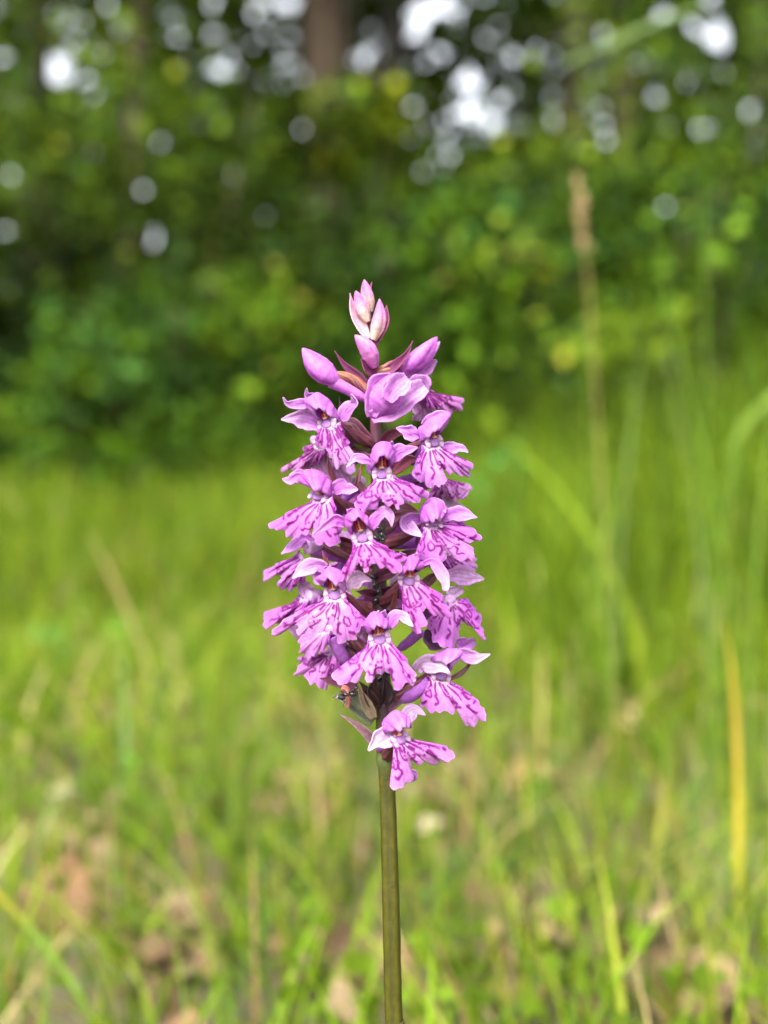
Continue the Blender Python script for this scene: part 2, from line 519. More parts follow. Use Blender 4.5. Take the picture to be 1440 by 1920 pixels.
# ------------------------------------------------------------------ meadow
def blades(X, Y, H, W, lean, col, r, nseg=4, curl=0.5):
    n = len(X)
    a = r.uniform(0, 2 * math.pi, n)
    ld = np.stack([np.cos(a), np.sin(a), np.zeros(n)], 1)
    b = a + math.pi / 2 + r.normal(size=n) * 0.6
    sd = np.stack([np.cos(b), np.sin(b), np.zeros(n)], 1)
    base = np.stack([X, Y, gz(X, Y) - 0.004], 1)
    rows = []
    for k in range(nseg + 1):
        t = k / nseg
        c = base + np.array([0, 0, 1.0]) * (H * (t - curl * lean * t * t * 0.6))[:, None] + ld * (H * lean * t ** 2)[:, None]
        w = (W * (1 - t) ** 0.6 * 0.5 + 1e-5)[:, None]
        rows += [c - sd * w, c + sd * w]
    V = np.stack(rows, 1).reshape(-1, 3)
    m = (nseg + 1) * 2
    o = (np.arange(n) * m)[:, None]
    F = np.concatenate([o + np.array([[2 * k, 2 * k + 1, 2 * k + 3, 2 * k + 2]]) for k in range(nseg)], 0)
    tt = np.repeat(np.linspace(0, 1, nseg + 1), 2)[None, :, None]
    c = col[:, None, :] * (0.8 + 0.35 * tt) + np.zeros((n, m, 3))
    return V, F, c.reshape(-1, 3)


GRASSC = np.array([[0.112, 0.190, 0.010], [0.165, 0.245, 0.013], [0.076, 0.140, 0.011], [0.200, 0.240, 0.022], [0.062, 0.118, 0.020]])
STRAWC = np.array([[0.36, 0.27, 0.12], [0.30, 0.19, 0.09], [0.40, 0.33, 0.16]])


def patchy(x, y):
    return np.sin(x * 5 + 1.3) * np.sin(y * 4.1 + 0.7) + 0.6 * np.sin(x * 13 + y * 9) + 0.4 * np.sin(y * 23 - x * 17)


BARE = []
for bx, by, br in [(220, 1400, 70), (120, 1665, 60), (960, 1500, 75), (1310, 1330, 80), (1010, 1860, 90), (670, 1880, 45), (560, 1560, 60), (1180, 1400, 60), (330, 1850, 60), (1250, 1900, 90), (800, 1570, 40)]:
    dd = ZC / ((by - 960) / FPX)
    BARE.append(((bx - 720) / FPX * dd, dd - D, br / FPX * dd))


def bare(x, y):
    b = np.zeros(len(x))
    for cx, cy, cr in BARE:
        b = np.maximum(b, np.exp(-(((x - cx) / cr) ** 2 + ((y - cy) / (cr * 2.2)) ** 2)))
    return b


def build_meadow():
    r = np.random.default_rng(5)
    zones = [  # y0, y1, half width, count, height, width
        (0.10, 0.55, 0.50, 3600, (0.035, 0.10), (0.0016, 0.0034)),
        (0.55, 1.20, 0.75, 6500, (0.05, 0.14), (0.0018, 0.0042)),
        (1.20, 2.40, 1.20, 11000, (0.07, 0.19), (0.003, 0.006)),
        (2.40, 4.60, 2.30, 17000, (0.10, 0.26), (0.005, 0.010)),
        (4.60, 7.50, 3.60, 7000, (0.10, 0.25), (0.008, 0.014)),
        (0.30, 2.40, -2.60, 7000, (0.06, 0.16), (0.004, 0.007)),
        (2.40, 7.50, -6.50, 14000, (0.10, 0.26), (0.010, 0.018)),
        (-1.2, 0.10, 0.90, 3500, (0.03, 0.075), (0.002, 0.004)),
    ]
    VV, FF, CC, o = [], [], [], 0
    for y0, y1, hw, n, hr, wr in zones:
        x = r.uniform(-abs(hw), abs(hw), n); y = r.uniform(y0, y1, n)
        if hw < 0:      # the meadow goes on to both sides
            k = np.abs(x) > 0.45 * (y + 0.7)
            x, y = x[k], y[k]
            hw = -hw
        if y0 < 0:      # trodden round the lens
            k = (np.abs(y + D) > 0.06) | (np.abs(x) > 0.08)
            x, y = x[k], y[k]
        keep = patchy(x, y) + r.normal(size=len(x)) * 0.8 > -0.9
        x, y = x[keep], y[keep]
        n = len(x)
        pk = patchy(x * 0.7 + 3, y * 0.8 - 1)
        ci = np.clip((pk + 1.5 + r.normal(size=n) * 1.0) * 1.3, 0, 4).astype(int)
        col = GRASSC[ci] * r.uniform(0.55, 1.4, (n, 1))
        if y0 < 1.2:      # bare, littered places show through
            k = r.random(n) > 0.4 * bare(x, y)
            x, y, col = x[k], y[k], col[k]
            n = len(x)
        st = r.random(n) < (0.08 if y0 < 1.2 else 0.03)
        col[st] = STRAWC[r.integers(0, 3, st.sum())] * r.uniform(0.7, 1.2, (st.sum(), 1))
        H = r.uniform(hr[0], hr[1], n) * (1 - 0.45 * bare(x, y)) * (1 + 0.35 * np.clip(x / hw, -0.4, 1))
        W = r.uniform(wr[0], wr[1], n)
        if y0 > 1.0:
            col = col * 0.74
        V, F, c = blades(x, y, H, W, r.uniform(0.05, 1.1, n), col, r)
        VV.append(V); FF.append(F + o); CC.append(c); o += len(V)
    tag(mesh_np('meadow_grass', np.vstack(VV), np.vstack(FF), M_GRASS, None, np.vstack(CC)), 'short yellow-green meadow grass behind the orchid', 'grass', None, 'stuff')

    # taller, looser grass on the right-hand side of the meadow
    n = 2600
    x = r.uniform(0.14, 1.5, n); y = r.uniform(0.7, 3.2, n)
    x = x * (0.55 + 0.3 * y)
    H = r.uniform(0.18, 0.62, n) * (0.55 + 0.18 * y) * (0.55 + 0.6 * np.clip(x / (0.22 + 0.3 * y), 0, 1.15))
    col = GRASSC[r.integers(0, 3, n)] * r.uniform(0.3, 1.1, (n, 1))
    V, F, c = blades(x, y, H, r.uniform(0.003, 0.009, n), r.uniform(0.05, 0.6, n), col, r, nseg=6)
    tag(mesh_np('tall_grass', V, F, M_GRASS, None, c), 'loose stand of tall green grass in front of the shrubs', 'grass', None, 'stuff')

    # uneven taller tufts where the meadow runs into the brush
    n = 5200
    k = 70
    tx = r.uniform(-2.2, 2.2, k); ty = r.uniform(2.6, 4.7, k); th_ = r.uniform(0.14, 0.30, k) + np.clip(tx, 0, 1.2) * r.uniform(0, 0.25, k)
    q = r.integers(0, k, n)
    x = tx[q] + r.normal(size=n) * 0.10; y = ty[q] + r.normal(size=n) * 0.10
    col = GRASSC[r.integers(0, 5, n)] * r.uniform(0.6, 1.2, (n, 1))
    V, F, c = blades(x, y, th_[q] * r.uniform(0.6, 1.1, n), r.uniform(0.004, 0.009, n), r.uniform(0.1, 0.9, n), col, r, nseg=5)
    tag(mesh_np('edge_tufts', V, F, M_GRASS, None, c), 'uneven grass tufts where the meadow meets the brush', 'grass', None, 'stuff')

    # long dry bents and loose stems arching over the short grass
    n = 380
    y = 0.34 + 2.2 * r.random(n) ** 1.4
    x = r.uniform(-1, 1, n) * (0.3 + 0.42 * y)
    st = r.random(n) < 0.28
    col = GRASSC[r.integers(0, 4, n)] * r.uniform(0.9, 1.5, (n, 1))
    col[st] = STRAWC[r.integers(0, 3, st.sum())] * r.uniform(0.7, 1.25, (st.sum(), 1))
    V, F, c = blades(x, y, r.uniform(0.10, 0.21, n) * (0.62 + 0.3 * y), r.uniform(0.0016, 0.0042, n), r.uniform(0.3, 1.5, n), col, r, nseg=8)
    tag(mesh_np('dry_bents', V, F, M_GRASS, None, c), 'long dry straws and loose stems arching over the short grass', 'grass', None, 'stuff')

    # low broad-leaved ground cover
    n = 9000
    x = r.uniform(-1, 1, n); y = 0.16 + 3.2 * r.random(n) ** 1.5
    x = x * (0.35 + 0.42 * y)
    k = patchy(x * 1.7 - 2, y * 1.6 + 4) + r.normal(size=n) * 0.5 > 0.35
    x, y = x[k], y[k]
    C = np.stack([x, y, gz(x, y) + r.uniform(0.005, 0.06, len(x))], 1)
    col = np.array([0.11, 0.18, 0.012]) * r.uniform(0.45, 1.15, (len(C), 1))
    V, F, c = leaf_mesh(C, 0.010, col, r)
    tag(mesh_np('ground_herbs', V, F, M_GRASS, None, c, smooth=False), 'small leafy herbs growing low between the grass', 'herbs', None, 'stuff')

    # fallen leaf litter and dead stalks
    n = 2400
    x = r.uniform(-1, 1, n); y = 0.12 + 2.6 * r.random(n) ** 1.5
    x = x * (0.35 + 0.42 * y)
    k = r.random(n) < 0.25 + 0.75 * bare(x, y)
    x, y = x[k], y[k]
    m = 620
    q = r.integers(0, len(BARE), m)
    BA = np.array(BARE)
    x = np.concatenate([x, BA[q, 0] + r.normal(size=m) * BA[q, 2] * 0.8]); y = np.concatenate([y, BA[q, 1] + r.normal(size=m) * BA[q, 2] * 1.6])
    n = len(x)
    C = np.stack([x, y, gz(x, y) + r.uniform(0.003, 0.024, n)], 1)
    col = np.array([[0.21, 0.14, 0.070], [0.15, 0.085, 0.045], [0.27, 0.19, 0.11]])[r.integers(0, 3, n)] * r.uniform(0.4, 1.1, (n, 1))
    V, F, c = leaf_mesh(C, 0.016, col, r)
    tag(mesh_np('leaf_litter', V, F, M_DRY, None, c, smooth=False), 'brown dead leaf litter between the grass stems', 'leaf litter', None, 'stuff')


build_meadow()


def blade_thing(pts, width, colours, label, name='grass_blade', group='single grass blades', mat=None, fold=0.25):
    """one grass blade through pixel points (px, py, y)"""
    C = catmull([P(*p) for p in pts], 40)
    T = nrm(np.gradient(C, axis=0))
    sd = nrm(np.cross(T, np.array([0.25, 1.0, 0.1])))
    nn = np.cross(sd, T)
    s = np.linspace(0, 1, 40)
    w = width * np.clip(np.minimum(1.0, 0.55 + s * 1.5), 0, 1) * np.clip((1 - s) * 3.2, 0.03, 1) ** 0.7 * 0.5
    V = np.stack([C - sd * w[:, None], C - nn * (w * fold)[:, None], C + sd * w[:, None]], 1).reshape(-1, 3)
    cs = np.stack([np.interp(s, np.linspace(0, 1, len(colours)), [c[i] for c in colours]) for i in range(3)], 1)
    return tag(mesh_np(name, V, grid_faces(40, 3), mat or M_GRASS, None, np.repeat(cs, 3, 0), solid=0.0002), label, 'grass', group)


GRN, LGRN, YEL, STR = (0.085, 0.15, 0.015), (0.14, 0.22, 0.03), (0.42, 0.33, 0.04), (0.36, 0.27, 0.12)
PALE = (0.16, 0.24, 0.08)
blade_thing([(1395, 1960, .28), (1385, 1700, .28), (1384, 1450, .28), (1374, 1280, .28), (1358, 1165, .28)], 0.0029, [GRN, LGRN, YEL, YEL, YEL], 'green grass blade with a withered yellow upper half')
blade_thing([(1120, 1930, .34), (1180, 1760, .34), (1225, 1620, .34), (1246, 1480, .34), (1252, 1370, .34)], 0.0032, [PALE, LGRN, (0.26, 0.26, 0.05), (0.26, 0.26, 0.05), GRN], 'pale bowed grass blade with a straw-yellow bend')
blade_thing([(1270, 1700, .5), (1330, 1300, .55), (1326, 900, .6), (1322, 500, .62), (1312, 150, .65)], 0.0024, [GRN, GRN, GRN, GRN, GRN], 'tallest upright green grass blade, reaching the tree crowns')
blade_thing([(1440, 1600, .5), (1400, 1300, .5), (1330, 900, .55), (1260, 600, .6), (1215, 350, .65)], 0.0022, [GRN, GRN, GRN, GRN, GRN], 'long green blade leaning across the tallest blade')
blade_thing([(-30, 1650, .22), (60, 1750, .22), (130, 1840, .21), (200, 1960, .2)], 0.0040, [YEL, LGRN, LGRN, GRN], 'broad yellow-green blade arching down to the ground beside brown litter')
blade_thing([(1100, 1960, .33), (1280, 1890, .36), (1400, 1790, .38), (1470, 1700, .4)], 0.0040, [LGRN, PALE, PALE, LGRN], 'light green blade sloping low over dry litter')
blade_thing([(1060, 120, .9), (1140, 85, .9), (1230, 45, .9), (1330, 10, .9)], 0.0065, [PALE, PALE, PALE, PALE], 'pale flat blade lying across in front of the dark slender trunk')
blade_thing([(1360, 860, .6), (1400, 800, .6), (1450, 745, .6), (1500, 700, .6)], 0.0075, [GRN, LGRN, LGRN, LGRN], 'broad pale blade slanting up beside the tall grass')
blade_thing([(590, 1960, .4), (605, 1700, .4), (600, 1560, .4), (588, 1400, .42)], 0.0026, [LGRN, LGRN, STR, STR], 'thin straight blade with a straw tip in the open grass')
blade_thing([(900, 1960, .40), (780, 1700, .36), (730, 1600, .34), (690, 1540, .34)], 0.0030, [GRN, LGRN, LGRN, LGRN], 'green blade leaning behind the orchid stem')
blade_thing([(1200, 1960, .45), (1215, 1750, .45), (1245, 1560, .45), (1320, 1440, .46)], 0.0040, [GRN, LGRN, LGRN, LGRN], 'curved green blade between the two yellowed blades')
blade_thing([(905, 1850, .5), (950, 1650, .5), (1010, 1480, .5), (1090, 1360, .5)], 0.0046, [GRN, LGRN, LGRN, PALE], 'light blade bending away from the pink-brown leaf')
blade_thing([(240, 1900, .5), (220, 1600, .5), (235, 1400, .52), (225, 1150, .55)], 0.0040, [GRN, LGRN, PALE, LGRN], 'tall pale blade standing alone in the short grass')
blade_thing([(330, 1500, .6), (290, 1300, .6), (240, 1150, .6), (170, 1000, .6)], 0.0030, [GRN, LGRN, STR, STR], 'dry-tipped blade leaning over the short grass')
blade_thing([(1170, 1500, .7), (1130, 1100, .75), (1140, 950, .8), (1110, 800, .8)], 0.0040, [GRN, LGRN, LGRN, LGRN], 'green blade growing beside the dry seed stalk')


rb = np.random.default_rng(44)
for k in range(13):
    x0 = rb.uniform(1010, 1470); y0 = rb.uniform(0.34, 0.75); top = rb.uniform(430, 1100); ln = rb.uniform(-110, 110)
    cc = [GRN, LGRN, PALE][k % 3]
    blade_thing([(x0 - ln * 0.4, 1960, y0), (x0, 0.5 * (1960 + top) + 60, y0), (x0 + ln * 0.5, 0.25 * 1960 + 0.75 * top, y0), (x0 + ln * 1.5, top, y0 + 0.03)], rb.uniform(0.0012, 0.0024), [GRN, cc, cc, cc],
                'tall thin green grass blade rising beside the dry seed stalk and the yellowed blade', group='tall thin blades beside the seed stalk')
for k in range(12):
    x0 = rb.uniform(30, 620); y0 = rb.uniform(0.36, 0.7); top = rb.uniform(1050, 1500); ln = rb.uniform(-160, 160)
    cc = [LGRN, GRN, PALE, GRN][k % 4]
    blade_thing([(x0 - ln * 0.3, 1960, y0), (x0, 0.5 * (1960 + top), y0), (x0 + ln * 0.5, 0.25 * 1960 + 0.75 * top, y0), (x0 + ln * 1.6, top + 40, y0 + 0.03)], rb.uniform(0.0014, 0.0026), [GRN, cc, cc, cc],
                'thin bending grass blade in the open meadow away from the seed stalk', group='thin bending blades in the open meadow')


def seed_stalk():
    y = 0.55
    root = empty('dry_grass_stalk', tuple(P(1150, 1500, y)))
    pts = [P(1150, 1560, y), P(1136, 1100, y), P(1122, 820, y), P(1108, 600, y), P(1092, 420, y), P(1082, 335, y)]
    v, f, s, th = tube(pts, [0.0006, 0.0006, 0.0005, 0.0005, 0.0004, 0.0003], 50, 6)
    adopt(mesh_np('stalk', v, f, M_DRY, None, np.broadcast_to(np.array([0.28, 0.21, 0.07]), v.shape)), root)
    r = np.random.default_rng(3)
    C = catmull(pts[3:], 100)
    parts = []
    for k in range(34):
        t = r.uniform(0.45, 1.0)
        c = C[int(t * 99)]
        a = r.uniform(0, 2 * math.pi)
        d = nrm([math.cos(a) * 0.7, math.sin(a) * 0.7, 0.9])
        off = 0.012 * (1.2 - t) * r.uniform(0.3, 1.0)
        v, f = ellipsoid(c + d * off, basis(d), (0.0008, 0.0008, 0.0030), 6, 5)
        parts.append((v, f, np.array([0.34, 0.23, 0.12]) * r.uniform(0.8, 1.3)))
    v, f, c = merge(parts)
    o = adopt(mesh_np('seed_head', v, f, M_DRY, None, c), root)
    o['kind'] = 'stuff'
    tag(root, 'dry tan grass stalk with a fluffy brown seed head', 'grass')


seed_stalk()


def dead_leaf(px, py, y, size, rot, colour, label, tilt=0.6):
    r = np.random.default_rng(int(px))
    n, m = 16, 9
    u = np.linspace(0, 1, n)[:, None]; w = np.linspace(-1, 1, m)[None, :]
    wid = (np.sin(math.pi * u ** 0.85) ** 0.8) * (0.34 + 0.05 * np.sin(u * 26))
    X = (u - 0.5) + 0 * w
    Yv = w * wid
    Z = 0.10 * w ** 2 * np.sin(u * 5) - 0.18 * (u - 0.4) ** 2 + 0.05 * np.sin(7 * u + 3 * w)
    V = np.stack([X, Yv, Z], -1).reshape(-1, 3) * size
    cr, sr = math.cos(rot), math.sin(rot)
    V = V @ np.array([[cr, sr, 0], [-sr, cr, 0], [0, 0, 1.0]])
    ct, st = math.cos(tilt), math.sin(tilt)
    V = V @ np.array([[1, 0, 0], [0, ct, st], [0, -st, ct]])
    c0 = P(px, py, y)
    c0[2] = max(c0[2], float(gz(c0[0], y)) + 0.012)
    c = np.asarray(colour) * (0.8 + 0.4 * r.random((len(V), 1)))
    tag(mesh_np('dead_leaf', V + c0, grid_faces(n, m), M_DRY, None, c, solid=0.0003), label, 'dead leaf', 'fallen leaves in the meadow')


dead_leaf(672, 1862, 0.29, 0.020, 1.2, (0.55, 0.38, 0.24), 'pale tan curled dead leaf next to the orchid stem')
dead_leaf(1000, 1480, 0.62, 0.040, 0.3, (0.40, 0.20, 0.12), 'reddish brown dead leaf lying in the open grass')
dead_leaf(806, 1565, 0.50, 0.016, 0.5, (0.52, 0.40, 0.30), 'small pinkish dead leaf close behind the stem')
dead_leaf(110, 1690, 0.36, 0.050, 1.4, (0.16, 0.085, 0.045), 'dark brown sheet on edge, standing in for a shaded gap in the grass', 1.1)  # dark sheet painted in where the grass has a shaded gap
dead_leaf(1170, 1385, 0.75, 0.040, 0.2, (0.42, 0.30, 0.18), 'tan dead leaf near the yellowed blades')
dead_leaf(120, 1575, 0.55, 0.018, 0.2, (0.45, 0.36, 0.24), 'little beige dead leaf above the dark brown sheet')


def herb(px, py, y, n, size, colour, label, seed):
    r = np.random.default_rng(seed)
    c0 = P(px, py, y)
    g = float(gz(c0[0], y))
    root = empty('meadow_herb', (c0[0], y, g))
    parts, lc = [], []
    for k in range(n):
        tip = c0 + r.normal(size=3) * np.array([1.1, 1.1, 0.6]) * size
        tip[2] = max(tip[2], g + 0.01)
        b = np.array([c0[0], y, g - 0.003]) + r.normal(size=3) * 0.003 * np.array([1, 1, 0])
        v, f, s, th = tube([b, (b + tip) / 2 + r.normal(size=3) * 0.004, tip], [0.0009, 0.0007, 0.0004], 6, 5)
        parts.append((v, f, np.asarray(colour) * 0.8))
        for q in range(5):
            lc.append(tip + r.normal(size=3) * size * 0.22)
    v, f, c = merge(parts)
    adopt(mesh_np('stems', v, f, M_GRASS, None, c), root)['kind'] = 'stuff'
    lc = np.array(lc)
    V, F, c = leaf_mesh(lc, size * 0.42, np.asarray(colour) * r.uniform(0.8, 1.25, (len(lc), 1)), r)
    adopt(mesh_np('leaves', V, F, M_GRASS, None, c, smooth=False), root)['kind'] = 'stuff'
    tag(root, label, 'herb', 'leafy herbs in the meadow')


BRT = (0.19, 0.30, 0.02)
herb(470, 1745, .34, 14, 0.014, BRT, 'bright green herb clump low in the grass near the tan leaf', 1)
herb(285, 1500, .50, 9, 0.014, (0.13, 0.30, 0.03), 'bright herb growing beside the dry-tipped blades', 2)
herb(205, 1485, .58, 8, 0.015, (0.17, 0.33, 0.03), 'light green herb beside the tall lone blade', 3)
herb(1170, 1530, .55, 10, 0.014, BRT, 'vivid green herb between the curved blades', 4)
herb(240, 1200, 1.1, 12, 0.030, (0.15, 0.32, 0.03), 'broad light green herb in the middle of the meadow', 5)
herb(860, 1760, .42, 9, 0.016, (0.10, 0.24, 0.04), 'deep green herb behind the orchid stem', 6)
herb(130, 1220, .95, 9, 0.024, (0.12, 0.28, 0.05), 'green herb tuft behind the tall pale blade', 7)
herb(1330, 1120, 1.0, 10, 0.026, (0.17, 0.31, 0.03), 'leafy herb behind the withered yellow blade', 8)
herb(950, 880, 1.6, 12, 0.035, (0.10, 0.25, 0.05), 'green herb rising out of the grass beside the upper blossoms', 9)

# ------------------------------------------------------------------ the orchid
MM = 0.001
orchid = empty('spotted_orchid', (P(742, 1920)[0] + 0.0015, 0, 0))
tag(orchid, 'purple spotted orchid in bloom, its spike of magenta-marked flowers on a dark stem', 'orchid')

KA = 0.60   # pigment strength: the photograph's bright petals as reflectance
PET = lin(224, 122, 236, KA)
PETD = lin(200, 76, 214, KA)
PETP = lin(242, 186, 246, KA)
WHT = lin(248, 212, 246, KA)
MARK = lin(150, 0, 142, KA * 0.8)
BROW = lin(92, 40, 62, KA)
OVAC = lin(110, 48, 70, KA)
OVAY = lin(190, 140, 80, KA)
RED = lin(226, 82, 62, KA)
PEACH = lin(255, 205, 180, KA)

CROP = {'A': (480, 720, 6.0), 'B': (680, 720, 6.0), 'C': (480, 920, 6.0), 'D': (680, 920, 6.0), 'E': (480, 1100, 6.0), 'F': (680, 1100, 6.0),
        'T': (480, 500, 1440 / 460), 'G': (590, 1260, 1440 / 340), 'H': (620, 1240, 8.0), 'K': (760, 880, 9.0), 'N': (480, 1120, 7.2)}


def pix(crop, pts):
    ox, oy, s = CROP[crop]
    return np.array([(ox + a / s, oy + b / s) for a, b in pts], float)


STEM_PX = [(745, 1990), (738, 1900), (733, 1700), (727, 1500), (722, 1400), (716, 1250), (711, 1100), (708, 950), (705, 830), (702, 740), (699, 690), (696, 640), (691, 590), (689, 560)]
STEM_R = [1.62, 1.52, 1.48, 1.36, 1.38, 1.35, 1.25, 1.12, 0.98, 0.85, 0.72, 0.60, 0.45, 0.3]


def build_stem():
    base = np.array([P(745, 1990)[0] + 0.0008, 0.0, -0.004])
    pts = [base, base * 0.5 + P(745, 1990) * 0.5] + [P(a, b) for a, b in STEM_PX]
    n, sides = 260, 28
    C = catmull(pts, n)
    z = C[:, 2]
    zk = [P(*q)[2] for q in STEM_PX]
    R = np.interp(z, zk, STEM_R) * MM
    R[z < P(745, 1990)[2]] = 1.75 * MM
    zn = P(722, 1425)[2]
    dz = z - P(0, 1438)[2]
    R = R * (1 + 0.30 * np.where(dz > 0, np.exp(-dz / 0.0035), 0) * np.clip((dz + 0.0) / 0.0008, 0, 1)) * (1 + 0.012 * np.sin(z * 900))
    T, N, B = frames(C)
    th = np.linspace(0, 2 * math.pi, sides, endpoint=False)
    rr = R[:, None] * (1 + 0.035 * np.cos(5 * th + 0.6)[None, :] + 0.014 * np.cos(14 * th)[None, :])
    V = C[:, None, :] + rr[..., None] * (np.cos(th)[None, :, None] * N[:, None, :] + np.sin(th)[None, :, None] * B[:, None, :])
    r = np.random.default_rng(2)
    t = np.clip((z - zn - 0.004) / 0.005, 0, 1)[:, None, None]
    green = lin(86, 84, 10, KA * 0.66); dark = lin(58, 24, 32, KA); purp = lin(120, 50, 82, KA)
    t2 = np.clip((z - P(0, 860)[2]) / 0.008, 0, 1)[:, None, None]
    col = green * (1 - t) + dark * t
    col = col * (1 - t2) + purp * t2
    stripe = 1 + 0.22 * np.cos(5 * th + 0.6)[None, :, None] + 0.07 * r.normal(size=(1, sides, 1))
    speck = 1 + 0.10 * r.normal(size=(n, sides, 1))
    col = col * stripe * speck
    knob = np.exp(-((z - zn) / 0.0015) ** 2)[:, None, None]
    col = col * (1 - 0.7 * knob) + lin(96, 112, 66, KA) * 0.7 * knob
    i = np.arange(n - 1)[:, None]; j = np.arange(sides)[None, :]; j2 = (j + 1) % sides
    F = np.stack([i * sides + j, i * sides + j2, (i + 1) * sides + j2, (i + 1) * sides + j], -1).reshape(-1, 4)
    return adopt(mesh_np('stem', V.reshape(-1, 3), F, M_STEM, None, col.reshape(-1, 3)), orchid)


build_stem()


def stem_at(py):
    ys = [q[1] for q in STEM_PX]; xs = [q[0] for q in STEM_PX]
    return float(np.interp(py, ys[::-1], xs[::-1]))


def facing(az, pitch):
    az, pitch = math.radians(az), math.radians(pitch)
    return np.array([math.sin(az) * math.cos(pitch), -math.cos(az) * math.cos(pitch), math.sin(pitch)])


def on_plane(pts, o, n):
    """rays through the pixels meet the petal's own plane"""
    c = np.array([0, -D, ZC])
    d = np.stack([(pts[:, 0] - 720) / FPX, np.ones(len(pts)), -(pts[:, 1] - 960) / FPX], 1)
    t = ((o - c) @ n) / (d @ n)
    return c + d * t[:, None]


def ribbon(C, width, ref, cup=0.35, twist=0.0, nl=30, nc=11, basew=0.45, tipw=0.12, peak=0.42, wave=0.09, seed=0, roll=0.0):
    """petal swept along a curve: width swells to a peak then runs out to the tip"""
    r = np.random.default_rng(seed)
    C = catmull(C, nl)
    T = nrm(np.gradient(C, axis=0))
    s = np.linspace(0, 1, nl)
    up = np.interp(s, [0, peak, 1], [basew, 1, tipw])
    w = 0.5 * width * (0.5 - 0.5 * np.cos(math.pi * np.clip(up, 0, 1))) ** 0.7
    w = np.maximum(w, 0.04 * MM)
    ref = np.asarray(ref, float)
    t = np.linspace(-1, 1, nc)
    V = np.zeros((nl, nc, 3))
    for i in range(nl):
        sd = nrm(np.cross(T[i], ref)); nn = np.cross(sd, T[i])
        a = twist * s[i] + roll
        sd2 = sd * math.cos(a) + nn * math.sin(a); nn2 = -sd * math.sin(a) + nn * math.cos(a)
        edge = 1 + wave * (math.sin(9 * s[i] + seed) + 0.6 * math.sin(21 * s[i] + 2 * seed))
        V[i] = C[i] + np.outer(t * w[i] * edge, sd2) + np.outer(cup * w[i] * (t ** 2) + 0.10 * w[i] * np.sin(5 * t + 7 * s[i] + seed), nn2)
    return V, s, t


def petal_colour(s, t, base, tip, edge, rng_, marks=0.0):
    S, Tt = np.meshgrid(s, t, indexing='ij')
    vein = 0.5 + 0.5 * np.cos(Tt * 15)
    k = np.clip(S, 0, 1)[..., None] ** 1.5
    c = base * (1 - k) + tip * k
    c = c * (1.06 - 0.32 * (1 - vein[..., None]) ** 4) * (1 + 0.10 * np.sin(9 * S + 6 * Tt + 3 * base[0] * 100))[..., None]
    e = (np.abs(Tt) ** 4)[..., None] * 0.55
    c = c * (1 - e) + edge * e
    if marks:
        m = np.exp(-((S - 0.5) / 0.16) ** 2 - ((Tt - 0.25) / 0.14) ** 2) + np.exp(-((S - 0.36) / 0.07) ** 2 - ((Tt + 0.2) / 0.12) ** 2)
        m = np.clip(m * marks, 0, 0.85)[..., None]
        c = c * (1 - m) + MARK * m
    return (c * (1 + 0.05 * rng_.normal(size=c.shape[:2] + (1,)))).reshape(-1, 3)


def ribbon_obj(name, C, width, parent, base=PET, tip=PET, edge=PETP, mat=None, marks=0.0, seed=0, ref=(0, -1, 0.1), **kw):
    V, s, t = ribbon(C, width, ref, seed=seed, **kw)
    nl, nc = V.shape[:2]
    col = petal_colour(s, t, base, tip, edge, np.random.default_rng(seed + 50), marks) * (FT[0] if mat is None else 1)
    return adopt(mesh_np(name, V.reshape(-1, 3), grid_faces(nl, nc), mat or M_PETAL, None, col, solid=0.16 * MM), parent)


FT = [np.ones(3)]      # pigment of the flower being built: each blossom differs a little


